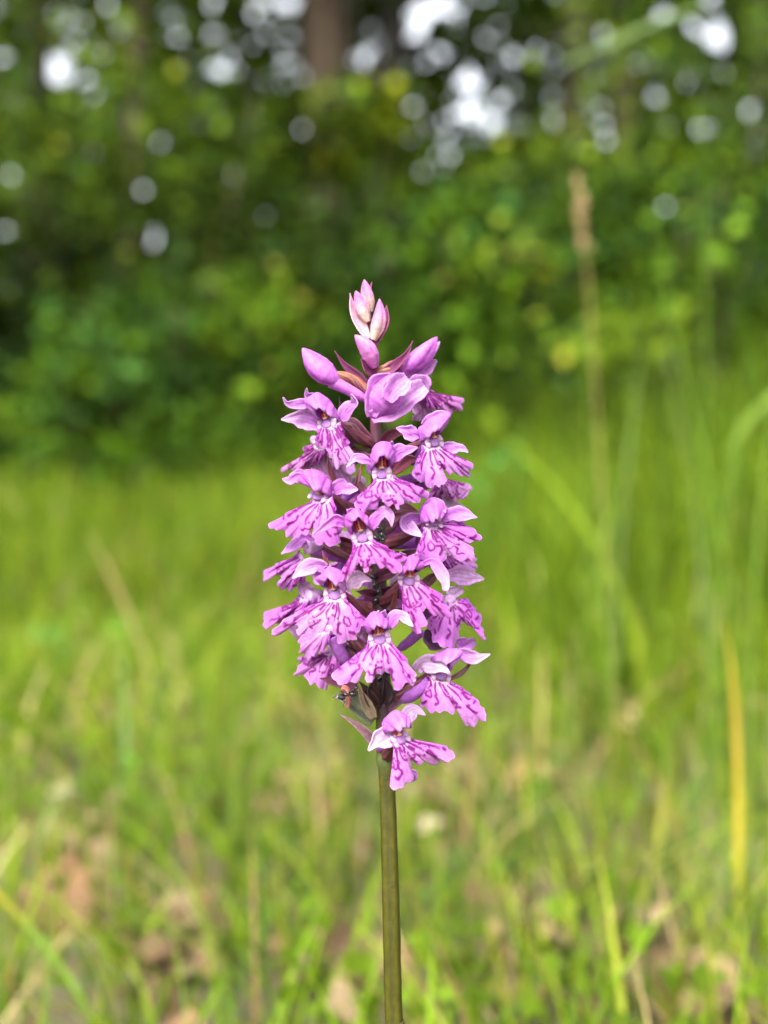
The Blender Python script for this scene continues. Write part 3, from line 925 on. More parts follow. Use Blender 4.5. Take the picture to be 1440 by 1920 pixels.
def strokes(r, mir, plain):
    """magenta loops, lines and dots of one lip in (u, v): u across 0..1, v from throat to rim"""
    S = []
    j = lambda a: a + r.normal() * 0.012
    jv = lambda a: a + r.normal() * 0.025

    def line(pts, w):
        S.append((catmull(np.array(pts), 26), w))
    if plain:
        for k in range(3):
            u = r.uniform(0.3, 0.7); v = r.uniform(0.3, 0.6)
            line([(u, v), (u + 0.02, v + 0.12), (u + 0.01, v + 0.22)], 0.13)
        return S
    c = 0.5 + r.normal() * 0.015
    style = r.integers(0, 2)
    if style == 0:       # one long loop in the middle
        b = jv(0.66)
        line([(c - 0.07, 0.10), (c - 0.085, 0.35), (c - 0.07, b - 0.08), (c, b), (c + 0.065, b - 0.09), (c + 0.085, 0.33), (c + 0.06, 0.10)], 0.17)
        line([(c, 0.16), (c + 0.008, 0.3)], 0.13)
        line([(c - 0.05, 0.78), (c - 0.01, 0.83), (c + 0.04, 0.77)], 0.16)
    else:                # two loops side by side, squiggle between
        for sg in (-1, 1):
            q = c + sg * 0.085; b = jv(0.60)
            line([(q - 0.05, 0.12), (q - 0.055, 0.34), (q - 0.02, b), (q + 0.03, b - 0.02), (q + 0.055, 0.32), (q + 0.045, 0.12)], 0.16)
            line([(q, 0.22), (q + 0.006, 0.36)], 0.2)
        line([(c - 0.03, 0.62), (c + 0.02, 0.60), (c + 0.01, 0.70), (c - 0.01, 0.78), (c + 0.01, 0.86)], 0.15)
    for sg in (-1, 1):
        q = c + sg * j(0.18)
        line([(q, 0.10), (q + sg * 0.012, 0.3), (q - sg * 0.004, 0.46)], 0.16)
        line([(q + sg * 0.01, jv(0.55)), (q - sg * 0.012, 0.66), (q + sg * 0.012, 0.78)], 0.20)
        q = c + sg * j(0.255)
        if r.random() < 0.6:    # closed lozenge
            a = jv(0.42)
            line([(q, a), (q + sg * 0.035, a + 0.10), (q + sg * 0.01, a + 0.24), (q - sg * 0.028, a + 0.12), (q, a)], 0.14)
        else:
            line([(q, 0.16), (q + sg * 0.02, 0.45), (q, 0.7)], 0.15)
        line([(q + sg * 0.01, 0.80), (q + sg * 0.03, 0.86)], 0.18)
        q = c + sg * j(0.33)
        line([(q, 0.12), (q + sg * 0.015, 0.35), (q + sg * 0.0, 0.6), (q + sg * 0.02, 0.78)], 0.11)
        for k in range(7):
            u = q + sg * r.uniform(-0.02, 0.11); v = r.uniform(0.35, 0.85)
            line([(u, v), (u + r.normal() * 0.008, v + r.uniform(0.015, 0.07))], r.uniform(0.06, 0.11))
    return S


def lip_obj(parent, throat, n, rl, rr, outline, seed, bulge=0.9, fold=1.0, frill=0.5, tone=1.0, plain=False, back=False, marks=True):
    r = np.random.default_rng(seed)
    NU, NV = (101, 40) if back else (201, 60)
    pts = np.vstack([rl, outline, rr])
    O = on_plane(pts, throat, n)
    # in-plane axes
    ex = nrm(np.cross([0, 0, 1.0], n)); ex = -ex if ex[0] < 0 else ex
    ez = np.cross(n, ex); ez = ez if ez[2] > 0 else -ez
    o2 = np.stack([(O - throat) @ ex, (O - throat) @ ez], 1)
    out = catmull(o2, NU)
    u = np.linspace(0, 1, NU)
    # fine teeth on the rim
    tn = np.gradient(out, axis=0); tn = tn / np.maximum(np.linalg.norm(tn, axis=1, keepdims=True), 1e-9)
    nn = np.stack([-tn[:, 1], tn[:, 0]], 1)
    win = np.clip(np.minimum(u, 1 - u) * 8, 0, 1)
    teeth = (np.sin(u * 58 + seed) * 0.26 + np.sin(u * 104 + 2 * seed) * 0.22 + np.sin(u * 171 + seed) * 0.10 + r.normal(size=NU) * 0.05) * MM
    out = out + nn * (teeth * win)[:, None]
    a, b = o2[0], o2[-1]
    sag = np.array([0, -0.55 * MM])
    inn = a * (1 - u)[:, None] + b * u[:, None] + sag * (np.sin(math.pi * u))[:, None]
    v = np.linspace(0, 1, NV)
    G = inn[:, None, :] * (1 - v)[None, :, None] + out[:, None, :] * v[None, :, None]
    U, Vv = np.meshgrid(u, v, indexing='ij')
    uc = (U - 0.5) * 2
    ln = np.linalg.norm(out - inn, axis=1)[:, None] / (6 * MM)
    h = bulge * np.sin(math.pi * np.clip(Vv, 0, 1) * 0.8) * (1 - 0.6 * uc ** 2)
    h = h - fold * (np.abs(uc) ** 1.6) * Vv * 1.5 * ln
    h = h - 0.55 * Vv ** 3 * ln
    frill = frill * r.uniform(0.7, 1.5)
    h = h + frill * Vv ** 2.2 * (np.sin(uc * 8 + seed * 1.7) + 0.6 * np.sin(uc * 17 + seed)) * np.clip(ln, 0.3, 1.2)
    # two raised ridges either side of the middle
    h = h + 0.22 * np.exp(-((np.abs(uc) - 0.16) / 0.08) ** 2) * np.sin(math.pi * np.clip(Vv * 1.3, 0, 1))
    h = h + 0.05 * np.sin(uc * 60 + 4 * np.sin(3 * Vv)) * Vv
    V = throat + G[..., :1] * ex + G[..., 1:] * ez
    ray = nrm(V - np.array([0, -D, ZC]))
    dn = ray @ n
    V = V + (ray * np.where(dn < -0.4, 1 / np.minimum(dn, -0.4), 0)[..., None] + n * np.where(dn < -0.4, 0, 1)[..., None]) * (h * MM)[..., None]
    # pigment
    vein = 0.5 + 0.5 * np.cos(uc * 58 + 1.5 * np.sin(4 * Vv + seed))
    nz = r.normal(size=U.shape)
    pale = np.clip(1.05 - Vv * 3.2, 0, 1) ** 1.2
    light = np.clip(1.15 - np.abs(uc) * 1.5, 0, 1) * (0.78 + 0.2 * np.sin(6 * Vv + seed)) * (1 - 0.2 * Vv)
    base = PET[None, None] * (1 - 0.20 * (vein ** 3)[..., None] * Vv[..., None])
    side = np.clip((np.abs(uc) - 0.45) * 2, 0, 1)[..., None]
    base = base * (1 - 0.45 * side) + PETD * 0.45 * side
    col = base * (1 - light[..., None]) + lin(252, 172, 250, KA) * light[..., None]
    col = col * (1 - pale[..., None]) + WHT * pale[..., None]
    ed = (np.clip((Vv - 0.94) / 0.06, 0, 1) * 0.8)[..., None]
    col = col * (1 - ed) + PETP * ed
    if marks:
        acc = np.zeros(U.shape)
        halo = np.zeros(U.shape)
        Gm = G / MM
        for line, w in strokes(r, seed % 2, plain):
            lu = np.clip(line[:, 0], 0, 1) * (NU - 1); lv = np.clip(line[:, 1], 0, 1) * (NV - 1)
            i0 = np.clip(lu.astype(int), 0, NU - 2); j0 = np.clip(lv.astype(int), 0, NV - 2)
            fu = (lu - i0)[:, None]; fv = (lv - j0)[:, None]
            q = (Gm[i0, j0] * (1 - fu) * (1 - fv) + Gm[i0 + 1, j0] * fu * (1 - fv) + Gm[i0, j0 + 1] * (1 - fu) * fv + Gm[i0 + 1, j0 + 1] * fu * fv)
            d = np.sqrt(((Gm[:, :, None, :] - q[None, None]) ** 2).sum(-1)).min(-1)
            ww = 1.15 * w * (1 + 0.25 * np.sin(20 * Vv + 13 * U))
            acc = np.maximum(acc, np.clip(1.5 - d / np.maximum(ww, 0.03), 0, 1))
            halo = np.maximum(halo, np.exp(-(d / 0.45) ** 2))
        acc = (acc * (0.97 if not back else 0.35))[..., None]
        hl = (halo * 0.25)[..., None]
        col = col * (1 - hl) + lin(236, 92, 226, KA) * hl
        col = col * (1 - acc) + MARK * acc
    col = col * (1 + 0.05 * nz[..., None]) * tone * FT[0]
    return adopt(mesh_np('lip', V.reshape(-1, 3), grid_faces(NU, NV), M_PETAL, None, col.reshape(-1, 3), solid=0.18 * MM), parent)


def hood_obj(parent, hood, op, throat_px, y, seed, az, fwd=2.6):
    """helmet of upper sepal and petals: opening rim -> crown -> back"""
    r = np.random.default_rng(seed)
    NT, NS = 41, 22
    f = facing(az, 0)
    sil = catmull(hood, NT)
    bl, br = hood[0], hood[-1]
    rim = catmull(np.array([bl, bl * 0.35 + op * 0.65 + (bl - br) * 0.12, op, br * 0.35 + op * 0.65 + (br - bl) * 0.12, br]), NT)
    t = np.linspace(0, 1, NT)
    fr = np.sin(math.pi * t)
    cen = (bl + br) / 2
    V = np.zeros((NT, NS, 3))
    bk = P(throat_px[0] * 0.6 + cen[0] * 0.4, throat_px[1] * 0.5 + cen[1] * 0.5, y) - f * 3.2 * MM
    for i in range(NT):
        w = 1 + 0.03 * math.sin(11 * t[i] + seed)
        a = P(rim[i][0], rim[i][1], y) + f * (0.3 + fwd * fr[i]) * MM + np.array([0, 0, (0.22 * math.sin(15 * t[i] + seed) + 0.12 * math.sin(31 * t[i] + 2 * seed)) * fr[i]]) * MM
        m = P(sil[i][0], sil[i][1], y) + f * (0.5 + 0.9 * fr[i]) * MM * w
        s = np.linspace(0, 1, NS)[:, None]
        # quadratic through rim (s=0), crown (s=.45), back (s=1)
        k = 0.45
        l0 = (s - k) * (s - 1) / ((0 - k) * (0 - 1)); l1 = s * (s - 1) / (k * (k - 1)); l2 = s * (s - k) / ((1 - k))
        V[i] = a * l0 + m * l1 + bk * l2
    # seam lines between the sepal and the two petals
    tt = np.linspace(-1, 1, NT)[:, None]; ss = np.linspace(0, 1, NS)[None, :]
    seam = np.exp(-((np.abs(tt) - 0.42 - 0.10 * ss) / 0.07) ** 2)
    nrmv = nrm(V - V.mean((0, 1)))
    V = V - nrmv * (seam * 0.22 * MM)[..., None] + nrmv * (0.08 * MM * np.sin(14 * tt + 5 * ss + seed))[..., None]
    c = PET * (1 + 0 * ss[..., None] + 0 * tt[..., None])
    edge = (np.clip(1 - ss * 6, 0, 1) * (0.6 + 0 * tt))[..., None]
    c = c * (1 - edge) + PETP * edge
    low = (np.clip(np.abs(tt) - 0.62, 0, 1) * 2.0 * (1 - ss))[..., None]
    c = c * (1 - low) + lin(170, 40, 190, KA) * low
    sm = (seam * 0.35)[..., None]
    c = c * (1 - sm) + PETD * sm
    c = c * (1.05 - 0.25 * (0.5 + 0.5 * np.cos(26 * tt + 3 * np.sin(2 * ss))[..., None]) ** 4)
    c = c * (1 + 0.05 * r.normal(size=(NT, NS, 1)))
    c = c * FT[0]
    return adopt(mesh_np('hood', V.reshape(-1, 3), grid_faces(NT, NS), M_PETAL, None, c.reshape(-1, 3), solid=0.2 * MM), parent)


def column_obj(parent, op, throat, y, az, half):
    """red pollinia under the hood over a pale throat with white cheeks"""
    f = facing(az, 0)
    a = P(op[0], op[1], y) - f * 0.2 * MM
    b = P(throat[0], throat[1] - 2, y) + f * 0.5 * MM
    ax = nrm(b - a); L = np.linalg.norm(b - a)
    side = nrm(np.cross(ax, f))
    parts = []
    for sg in (-1, 1):
        c = a + (b - a) * 0.30 + side * sg * 0.50 * MM
        v, fa = ellipsoid(c, np.array([side, np.cross(ax, side), ax]), (0.32 * MM, 0.4 * MM, L * 0.36), 10, 8)
        parts.append((v, fa, RED * np.clip(1.25 - 0.5 * np.linspace(0, 1, len(v)), 0.5, 1.3)[:, None]))
    v, fa = ellipsoid(a + (b - a) * 0.34 + f * 0.12 * MM, np.array([side, np.cross(ax, side), ax]), (0.22 * MM, 0.48 * MM, L * 0.38), 8, 8)
    parts.append((v, fa, PEACH))
    v, fa = ellipsoid(a + (b - a) * 0.68 + f * 0.1 * MM, np.array([side, f, ax]), (0.50 * MM, 0.4 * MM, 0.28 * MM), 10, 6)
    parts.append((v, fa, PEACH))
    # lilac mouth of the spur below the column
    v, fa = ellipsoid(b + ax * 0.25 * MM - f * 0.45 * MM, np.array([side, f, ax]), (half * 0.55, 0.45 * MM, 0.85 * MM), 14, 10)
    parts.append((v, fa, lin(206, 150, 226, KA)))
    # back wall of the flower's mouth
    v, fa = ellipsoid((a + b) / 2 - f * 1.5 * MM, np.array([side, f, ax]), (half * 0.75, 0.8 * MM, L * 0.8), 14, 8)
    parts.append((v, fa, lin(232, 170, 226, KA)))
    v, fa, c = merge(parts)
    adopt(mesh_np('pollinia', v, fa, M_PETAL, None, c), parent)
    # white cheeks
    parts = []
    for sg in (-1, 1):
        c = P(throat[0], throat[1], y) + side * sg * half * 0.72 - ax * 0.05 * MM + f * 0.1 * MM
        v, fa = ellipsoid(c, np.array([side, f, ax]), (0.5 * MM, 0.5 * MM, 1.15 * MM), 14, 12)
        k = (v - c) @ ax / MM
        cc = WHT * np.ones((len(v), 1))
        m = np.exp(-((k - 0.15) / 0.12) ** 2)[:, None] * 0.8
        cc = cc * (1 - m) + lin(140, 20, 90, KA) * m
        parts.append((v, fa, cc))
    v, fa, c = merge(parts)
    adopt(mesh_np('throat_cheeks', v, fa, M_PETAL, None, c), parent)


def spur_obj(parent, C, r0, r1, colour=None, name='spur'):
    colour = lin(200, 120, 222, KA) if colour is None else colour
    v, f, s, th = tube(C, [r0 * 1.15, r0, (r0 + r1) / 2, r1, r1 * 0.55], 26, 14, ribs=3, rib_amp=0.04)
    r = np.random.default_rng(int(abs(C[0][0]) * 1e6) % 1000)
    col = colour * (1.05 - 0.15 * s[:, None]) * (1 + 0.05 * np.cos(6 * th)[:, None]) * (1 + 0.04 * r.normal(size=(len(v), 1)))
    return adopt(mesh_np(name, v, f, M_PETAL, None, col), parent)


def ovary_mesh(C, r0, seed, tone=OVAC):
    v, f, s, th = tube(C, [r0 * 0.7, r0 * 1.05, r0 * 1.0, r0 * 0.8, r0 * 0.6], 30, 18, ribs=6, rib_amp=0.12, twist=2.6)
    k = (0.5 + 0.5 * np.cos(6 * th))[:, None]
    col = tone * (0.8 + 0.5 * k) * (1 - 0.2 * (1 - k)) + OVAY * 0.10 * k
    return v, f, col


def flower(crop, throat, y, az, pitch, rl=None, rr=None, outline=None, hood=None, op=None, sepals=(), spur=None, seed=1, attach=46, lipkw=None, ovary=True, rings=True, sp_back=True, ocrop=None, rcrop=None):
    """throat and outlines are crop pixels, y the flower's depth in mm (negative: towards the lens)"""
    y = y * MM
    rf = np.random.default_rng(seed * 31)
    FT[0] = rf.uniform(0.9, 1.1) * np.array([1, rf.uniform(0.85, 1.2), rf.uniform(0.93, 1.05)])
    if seed in (39, 40):
        FT[0] = np.array([1.05, 1.2, 1.05])      # the oldest blossoms are the palest
    tp = pix(crop, [throat])[0]
    t3 = P(tp[0], tp[1], y)
    n = facing(az, pitch)
    f = facing(az, 0)
    # ovary and perianth tube carry the flower
    sy = min(tp[1] + attach, 1425)
    a3 = P(stem_at(sy), sy, 0)
    back = t3 - f * 3.0 * MM + np.array([0, 0, 0.3 * MM])
    mid = (a3 + back) / 2 + np.array([0, 0, -0.5 * MM])
    v, fa, c = ovary_mesh([a3, mid, back], 1.0 * MM, seed)
    # short funnel between ovary and throat
    v2, f2, s2, th2 = tube([back - f * 0.3 * MM, t3 - f * 1.3 * MM, t3 - f * 0.25 * MM], [0.8 * MM, 1.2 * MM, 1.25 * MM], 12, 16)
    cc = PETP * (1 - 0.4 * (1 - s2))[:, None]
    v, fa, c = merge([(v, fa, c), (v2, f2, cc)])
    fl = adopt(mesh_np('flower', v, fa, M_BRACT, None, c), orchid)
    if outline is not None:
        rl_ = pix(rcrop or crop, [rl]); rr_ = pix(rcrop or crop, [rr])
        lip = lip_obj(None or orchid, t3, n, rl_, rr_, pix(ocrop or crop, outline), seed, **(lipkw or {}))
        lip.parent = fl
        lip.matrix_parent_inverse = Matrix()
    half = 1.5 * MM
    if hood is not None:
        hp = pix(crop, hood)
        half = max(0.9 * MM, min(1.9 * MM, np.linalg.norm(pix(crop, [rl])[0] - pix(crop, [rr])[0]) * 0.091 * MM / 2)) if (outline is not None and not rcrop) else 1.5 * MM
        h = hood_obj(orchid, hp, pix(crop, [op])[0], tp, y, seed + 3, az)
        h.parent = fl; h.matrix_parent_inverse = Matrix()
        before = set(COL.objects)
        column_obj(orchid, pix(crop, [op])[0], tp, y, az, half)
        for o in set(COL.objects) - before:
            o.parent = fl; o.matrix_parent_inverse = Matrix()
    for i, sp in enumerate(sepals):
        pts, w, dz = sp[:3]
        kw = dict(sp[3]) if len(sp) > 3 else {}
        cr = kw.pop('crop', crop)
        pp = pix(cr, pts)
        m = len(pp)
        C = [P(q[0], q[1], y - (0.8 - 0 * k) * -MM * 0.8 + dz * MM * (k / (m - 1))) for k, q in enumerate(pp)]
        kw.setdefault('seed', seed * 7 + i)
        kw.setdefault('tip', PETP * 0.5 + PET * 0.5)
        o = ribbon_obj('sepal', C, w * MM, orchid, ref=nrm(np.array([0, -1, 0.15]) * 0.6 + f * 0.4), **kw)
        o.parent = fl; o.matrix_parent_inverse = Matrix()
    if spur is not None:
        cr, a, b, wpx, dep = spur
        q = pix(cr, [a, b])
        p0 = P(q[0][0], q[0][1], y + 1.0 * MM); p1 = P(q[1][0], q[1][1], y + dep * MM)
        rad = wpx / CROP[cr][2] * 0.091 * MM / 2
        o = spur_obj(orchid, [p0, (p0 + p1) / 2 + np.array([0, 0, -0.25 * MM]), p1], rad * 0.95, rad)
        o.parent = fl; o.matrix_parent_inverse = Matrix()
    elif sp_back:
        p1 = t3 - f * 8.0 * MM + np.array([0, 0, -3.2 * MM])
        o = spur_obj(orchid, [t3 - f * 0.6 * MM + np.array([0, 0, -0.5 * MM]), t3 - f * 4.2 * MM + np.array([0, 0, -1.2 * MM]), p1], 1.1 * MM, 0.95 * MM)
        o.parent = fl; o.matrix_parent_inverse = Matrix()
    return fl


# parts built in world space; the orchid's origin is undone once, here
_adopt_world = adopt


def adopt(child, parent):
    child.parent = parent
    if parent is orchid:
        child.matrix_parent_inverse = Matrix.Translation(-Vector(orchid.location))
    else:
        child.matrix_parent_inverse = Matrix() if parent.parent is not None else Matrix.Translation(-Vector(parent.location))
    return child


FLOWERS = []
# upper left flower
flower('A', (800, 445), -7, -28, 12, (705, 455), (952, 430),
       [(695, 540), (678, 685), (740, 700), (785, 735), (840, 790), (880, 910), (930, 932), (1000, 905), (1090, 860), (1060, 750), (1010, 650), (965, 540)],
       [(730, 410), (600, 225), (740, 112), (890, 220), (942, 415)], (775, 285),
       [([(690, 250), (560, 228), (420, 235), (345, 215), (305, 150)], 1.9, -2, dict(peak=0.3, cup=0.5)),
        ([(700, 190), (620, 150), (575, 110), (570, 45)], 1.6, -2, dict(peak=0.3)),
        ([(740, 480), (590, 415), (440, 390), (285, 400)], 3.0, 2, dict(basew=0.7, tip=PETP, wave=0.12)),
        ([(950, 400), (1040, 300), (1120, 220), (1075, 110)], 2.9, -2, dict(marks=0.6, twist=0.9))],
       seed=21, attach=40)
# flower half hidden under it
flower('A', (690, 655), 0, -58, 5, (640, 660), (775, 720),
       [(585, 765), (530, 720), (560, 790), (440, 890), (310, 955), (305, 985), (400, 950), (500, 965), (620, 940), (700, 870), (770, 790)],
       sepals=[([(700, 640), (640, 630), (620, 660)], 1.4, 1, dict(tip=WHT, base=WHT)),
               ([(780, 740), (760, 850), (780, 960), (860, 1060)], 4.4, 2, dict(base=PETP, tip=PETP, seed=4)),
               ([(880, 780), (930, 900), (960, 1020), (1090, 1170)], 3.6, 4, dict(base=PETP, tip=PETP, seed=8)),
               ([(560, 1010), (440, 1040), (370, 1110)], 2.0, -1, dict(tip=PETP))],
       seed=22, attach=30)
# front flower under the buds
flower('B', (215, 1010), -12, 4, 18, (140, 1060), (345, 1020),
       [(110, 1140), (20, 1230), (-85, 1320), (-60, 1380), (0, 1425), (60, 1430), (130, 1385), (205, 1300), (240, 1345), (330, 1350), (390, 1415), (440, 1320), (455, 1265), (540, 1320), (620, 1330), (700, 1290), (725, 1225), (630, 1160), (520, 1140), (420, 1110)],
       [(100, 970), (100, 740), (250, 655), (345, 760), (330, 920)], (215, 820),
       [([(110, 890), (-60, 830), (-130, 880), (-185, 940)], 1.5, -1, dict(tip=WHT, peak=0.3)),
        ([(300, 880), (400, 770), (500, 745), (620, 715)], 2.4, -1, dict(marks=0.7, wave=0.12)),
        ([(270, 720), (320, 680), (335, 645)], 1.0, -2)],
       seed=23)
# upper right flower
flower('B', (800, 650), -8, 24, 14, (670, 690), (890, 680),
       [(650, 820), (575, 960), (590, 1050), (660, 1110), (780, 1150), (905, 1140), (912, 1000), (905, 950), (980, 1000), (1040, 1020), (1220, 1025), (1200, 960), (1240, 910), (1170, 870), (1080, 880), (1000, 810), (930, 730)],
       [(640, 655), (615, 490), (850, 330), (950, 370), (835, 575)], (785, 510),
       [([(640, 590), (540, 560), (460, 520), (375, 495)], 2.4, -1, dict(wave=0.15, marks=0.5)),
        ([(890, 700), (1000, 720), (1100, 720), (1190, 770)], 1.9, 1, dict(wave=0.12, tip=PETP)),
        ([(680, 470), (780, 380), (880, 330), (955, 320)], 1.6, -2)],
       seed=24, attach=36)
# flower facing right below the big right bud
flower('B', (690, 70), 1, 38, 8, (690, 60), (735, 55),
       [(668, 150), (700, 240), (800, 300), (900, 270), (960, 318), (1060, 300), (1110, 270), (1130, 180), (1060, 190), (960, 225), (900, 190), (800, 100)],
       sepals=[([(640, 130), (640, 240), (660, 330), (640, 415)], 3.4, 2, dict(tip=PETP, base=PETP * 0.6 + PET * 0.4, tipw=0.6, peak=0.6)),
               ([(900, 690), (940, 640), (1000, 590), (1062, 550)], 3.0, 0, dict(crop='T', peak=0.55))],
       seed=25, attach=24)
# left, second row
flower('C', (705, 60), -7, -24, 12, (630, 100), (860, 70),
       [(540, 200), (400, 240), (280, 320), (170, 370), (190, 430), (330, 470), (430, 540), (560, 480), (630, 440), (655, 540), (720, 610), (820, 615), (940, 590), (915, 510), (940, 440), (900, 300), (880, 180)],
       [(625, -40), (505, -120), (640, -235), (850, -140), (875, 65)], (725, -15),
       [([(880, 10), (950, -40), (1030, -20), (1150, -10)], 2.6, -1, dict(wave=0.15, tip=WHT)),
        ([(530, -150), (440, -140), (380, -115), (295, -130)], 1.8, 0, dict(wave=0.15, tip=PETP))],
       seed=26)
# front centre
flower('C', (1195, 525), -13, -2, 18, (1090, 570), (1318, 545),
       [(1100, 700), (1085, 800), (1000, 930), (905, 1050), (960, 1025), (1060, 920), (1150, 825), (1190, 850), (1265, 900), (1310, 830), (1360, 815), (1420, 850), (1520, 890), (1600, 925), (1640, 890), (1660, 760), (1550, 690), (1400, 620)],
       [(1080, 490), (1000, 340), (1110, 215), (1240, 270), (1295, 440)], (1140, 310),
       [([(1000, 380), (900, 335), (790, 390), (645, 490)], 1.9, -2, dict(peak=0.3, tip=PETP, twist=0.6)),
        ([(1285, 420), (1360, 310), (1440, 255), (1500, 290), (1530, 410)], 2.3, -1, dict(marks=0.7, twist=0.8, tip=WHT)),
        ([(1120, 270), (1060, 240), (1020, 215)], 1.4, -2, dict(tip=PETP))],
       seed=27)
# right, second row
flower('D', (790, 365), -9, 16, 14, (680, 410), (885, 345),
       [(690, 520), (640, 640), (615, 740), (680, 800), (800, 850), (910, 870), (915, 760), (900, 690), (1000, 720), (1090, 770), (1240, 790), (1240, 700), (1190, 610), (1100, 565), (1200, 580), (1310, 570), (1290, 480), (1230, 410), (1100, 370), (970, 345)],
       [(650, 375), (625, 200), (780, 85), (930, 205), (875, 310)], (795, 325),
       [([(640, 320), (540, 330), (480, 370), (560, 450), (685, 525)], 2.6, -2, dict(marks=0.3, tip=WHT, twist=0.5)),
        ([(880, 310), (1000, 265), (1150, 275), (1290, 305)], 2.6, 1, dict(tip=PETP, twist=0.4)),
        ([(700, 200), (800, 160), (890, 190), (935, 250)], 2.0, -3, dict(wave=0.15))],
       seed=28)
# left edge, third row
flower('C', (560, 640), -1, -52, 6, (490, 670), (612, 790),
       [(400, 770), (330, 820), (180, 870), (100, 930), (85, 1030), (160, 945), (260, 940), (300, 980), (245, 1050), (340, 1115), (460, 1070), (540, 1000), (590, 880)],
       sepals=[([(660, 555), (540, 540), (430, 620), (285, 712)], 2.2, -1, dict(tip=PETP)),
               ([(600, 610), (560, 600), (520, 640)], 1.5, -1, dict(base=WHT, tip=WHT))],
       spur=('C', (640, 680), (1090, 765), 115, 5), seed=29, attach=22)
# front left, third row
flower('C', (885, 1170), -12, -10, 16, (760, 1200), (1015, 1180),
       [(680, 200), (540, 270), (390, 330), (280, 430), (165, 510), (170, 548), (240, 520), (300, 460), (480, 450), (490, 560), (570, 530), (700, 500), (800, 455), (860, 480), (925, 575), (945, 635), (1000, 640), (1055, 620), (1055, 575), (1130, 600), (1125, 540), (1210, 460), (1200, 370), (1090, 270), (1010, 190)],
       [(775, 1080), (700, 990), (870, 860), (1000, 950), (1010, 1145)], (855, 990),
       [([(790, 880), (680, 840), (550, 880), (405, 990)], 2.6, -1, dict(tip=WHT, marks=0.3)),
        ([(1010, 1095), (1120, 1010), (1200, 990), (1300, 1015)], 2.6, -1, dict(tip=PETP, wave=0.16, base=PETP)),
        ([(850, 900), (800, 870), (790, 850)], 1.2, -2)],
       seed=30, ocrop='E')
# front right, third row
flower('D', (520, 1010), -11, 8, 16, (400, 1040), (645, 990),
       [(450, 1130), (495, 1250), (478, 1340), (490, 1420), (560, 1480), (595, 1570), (625, 1628), (662, 1580), (700, 1485), (640, 1440), (600, 1390), (650, 1345), (720, 1340), (800, 1390), (900, 1410), (970, 1440), (965, 1330), (900, 1230), (800, 1140), (700, 1080)],
       [(410, 955), (455, 800), (560, 715), (672, 830), (625, 905)], (530, 880),
       [([(660, 830), (780, 800), (880, 920), (930, 1040), (930, 1130)], 1.9, -2, dict(tip=WHT, peak=0.6, basew=0.3, tipw=0.4)),
        ([(480, 790), (440, 730), (420, 690)], 1.2, -2, dict(tip=WHT)),
        ([(560, 860), (570, 790), (610, 700)], 1.6, -3, dict(tip=WHT, wave=0.2))],
       seed=31)
# right edge, third row
flower('F', (1000, 175), -4, 34, 10, (955, 165), (1060, 150),
       [(960, 290), (800, 350), (740, 410), (745, 490), (800, 590), (900, 690), (960, 692), (1040, 650), (1080, 560), (1072, 450), (1120, 425), (1200, 430), (1290, 470), (1335, 530), (1370, 595), (1352, 490), (1335, 390), (1290, 290), (1220, 185), (1130, 138)],
       sepals=[([(930, 960), (1080, 950), (1230, 975), (1365, 995)], 3.2, 3, dict(crop='D', base=PETP, tip=WHT)),
               ([(940, 1130), (1040, 1140), (1125, 1110)], 1.9, 3, dict(crop='D', base=WHT, tip=WHT, tipw=0.4)),
               ([(1060, 620), (1160, 650), (1265, 625)], 2.2, 5, dict(tipw=0.4)),
               ([(740, 470), (740, 560), (800, 650), (890, 700)], 2.6, 5, dict(base=lin(150, 100, 150, KA), tip=lin(150, 90, 150, KA)))],
       seed=32, attach=30)
# lip hanging behind the right second-row flower
flower('D', (930, 690), 1, 36, 4, (905, 690), (1000, 690),
       [(915, 850), (980, 900), (1100, 930), (1200, 942), (1262, 890), (1272, 800), (1240, 760), (1100, 730)],
       seed=33, attach=10, lipkw=dict(tone=0.95))
flower('B', (880, 1050), 2, 44, 6, (870, 1030), (905, 1025),
       [(790, 1180), (740, 1290), (860, 1250), (960, 1290), (1060, 1310), (1120, 1290), (1190, 1210), (1210, 1150), (1060, 1180), (980, 1120)],
       sepals=[([(900, 1260), (960, 1320), (1020, 1370), (1195, 1430)], 2.4, 4, dict(tip=WHT, base=PETP)),
               ([(780, 1250), (820, 1320), (900, 1400)], 4.2, 3, dict(base=PETP, tip=PETP, tipw=0.5)),
               ([(1090, 1280), (1150, 1240), (1205, 1160)], 0.9, 0, dict(tip=PETP))],
       seed=34, attach=20)
# lower front
flower('F', (190, 590), -12, 0, 18, (60, 600), (318, 590),
       [(50, 700), (20, 775), (-100, 850), (-220, 950), (-310, 990), (-312, 1050), (-240, 1107), (-120, 1080), (-50, 1000), (5, 915), (35, 1000), (90, 1068), (140, 1030), (180, 970), (215, 997), (250, 925), (320, 1000), (385, 1080), (375, 1167), (470, 1120), (565, 1110), (555, 1060), (608, 1040), (560, 930), (470, 840), (370, 740)],
       [(85, 530), (15, 400), (140, 275), (270, 360), (310, 480)], (160, 435),
       [([(285, 450), (360, 350), (440, 330), (500, 390), (570, 450)], 2.2, -2, dict(marks=0.4, tip=WHT, wave=0.14, twist=0.5)),
        ([(40, 430), (-30, 470), (-40, 560)], 1.6, 1),
        ([(170, 430), (150, 350), (180, 270)], 1.4, -3, dict(tip=WHT, wave=0.2)),
        ([(220, 360), (235, 310), (255, 262)], 1.2, -2, dict(tip=PETP))],
       seed=35, attach=40)
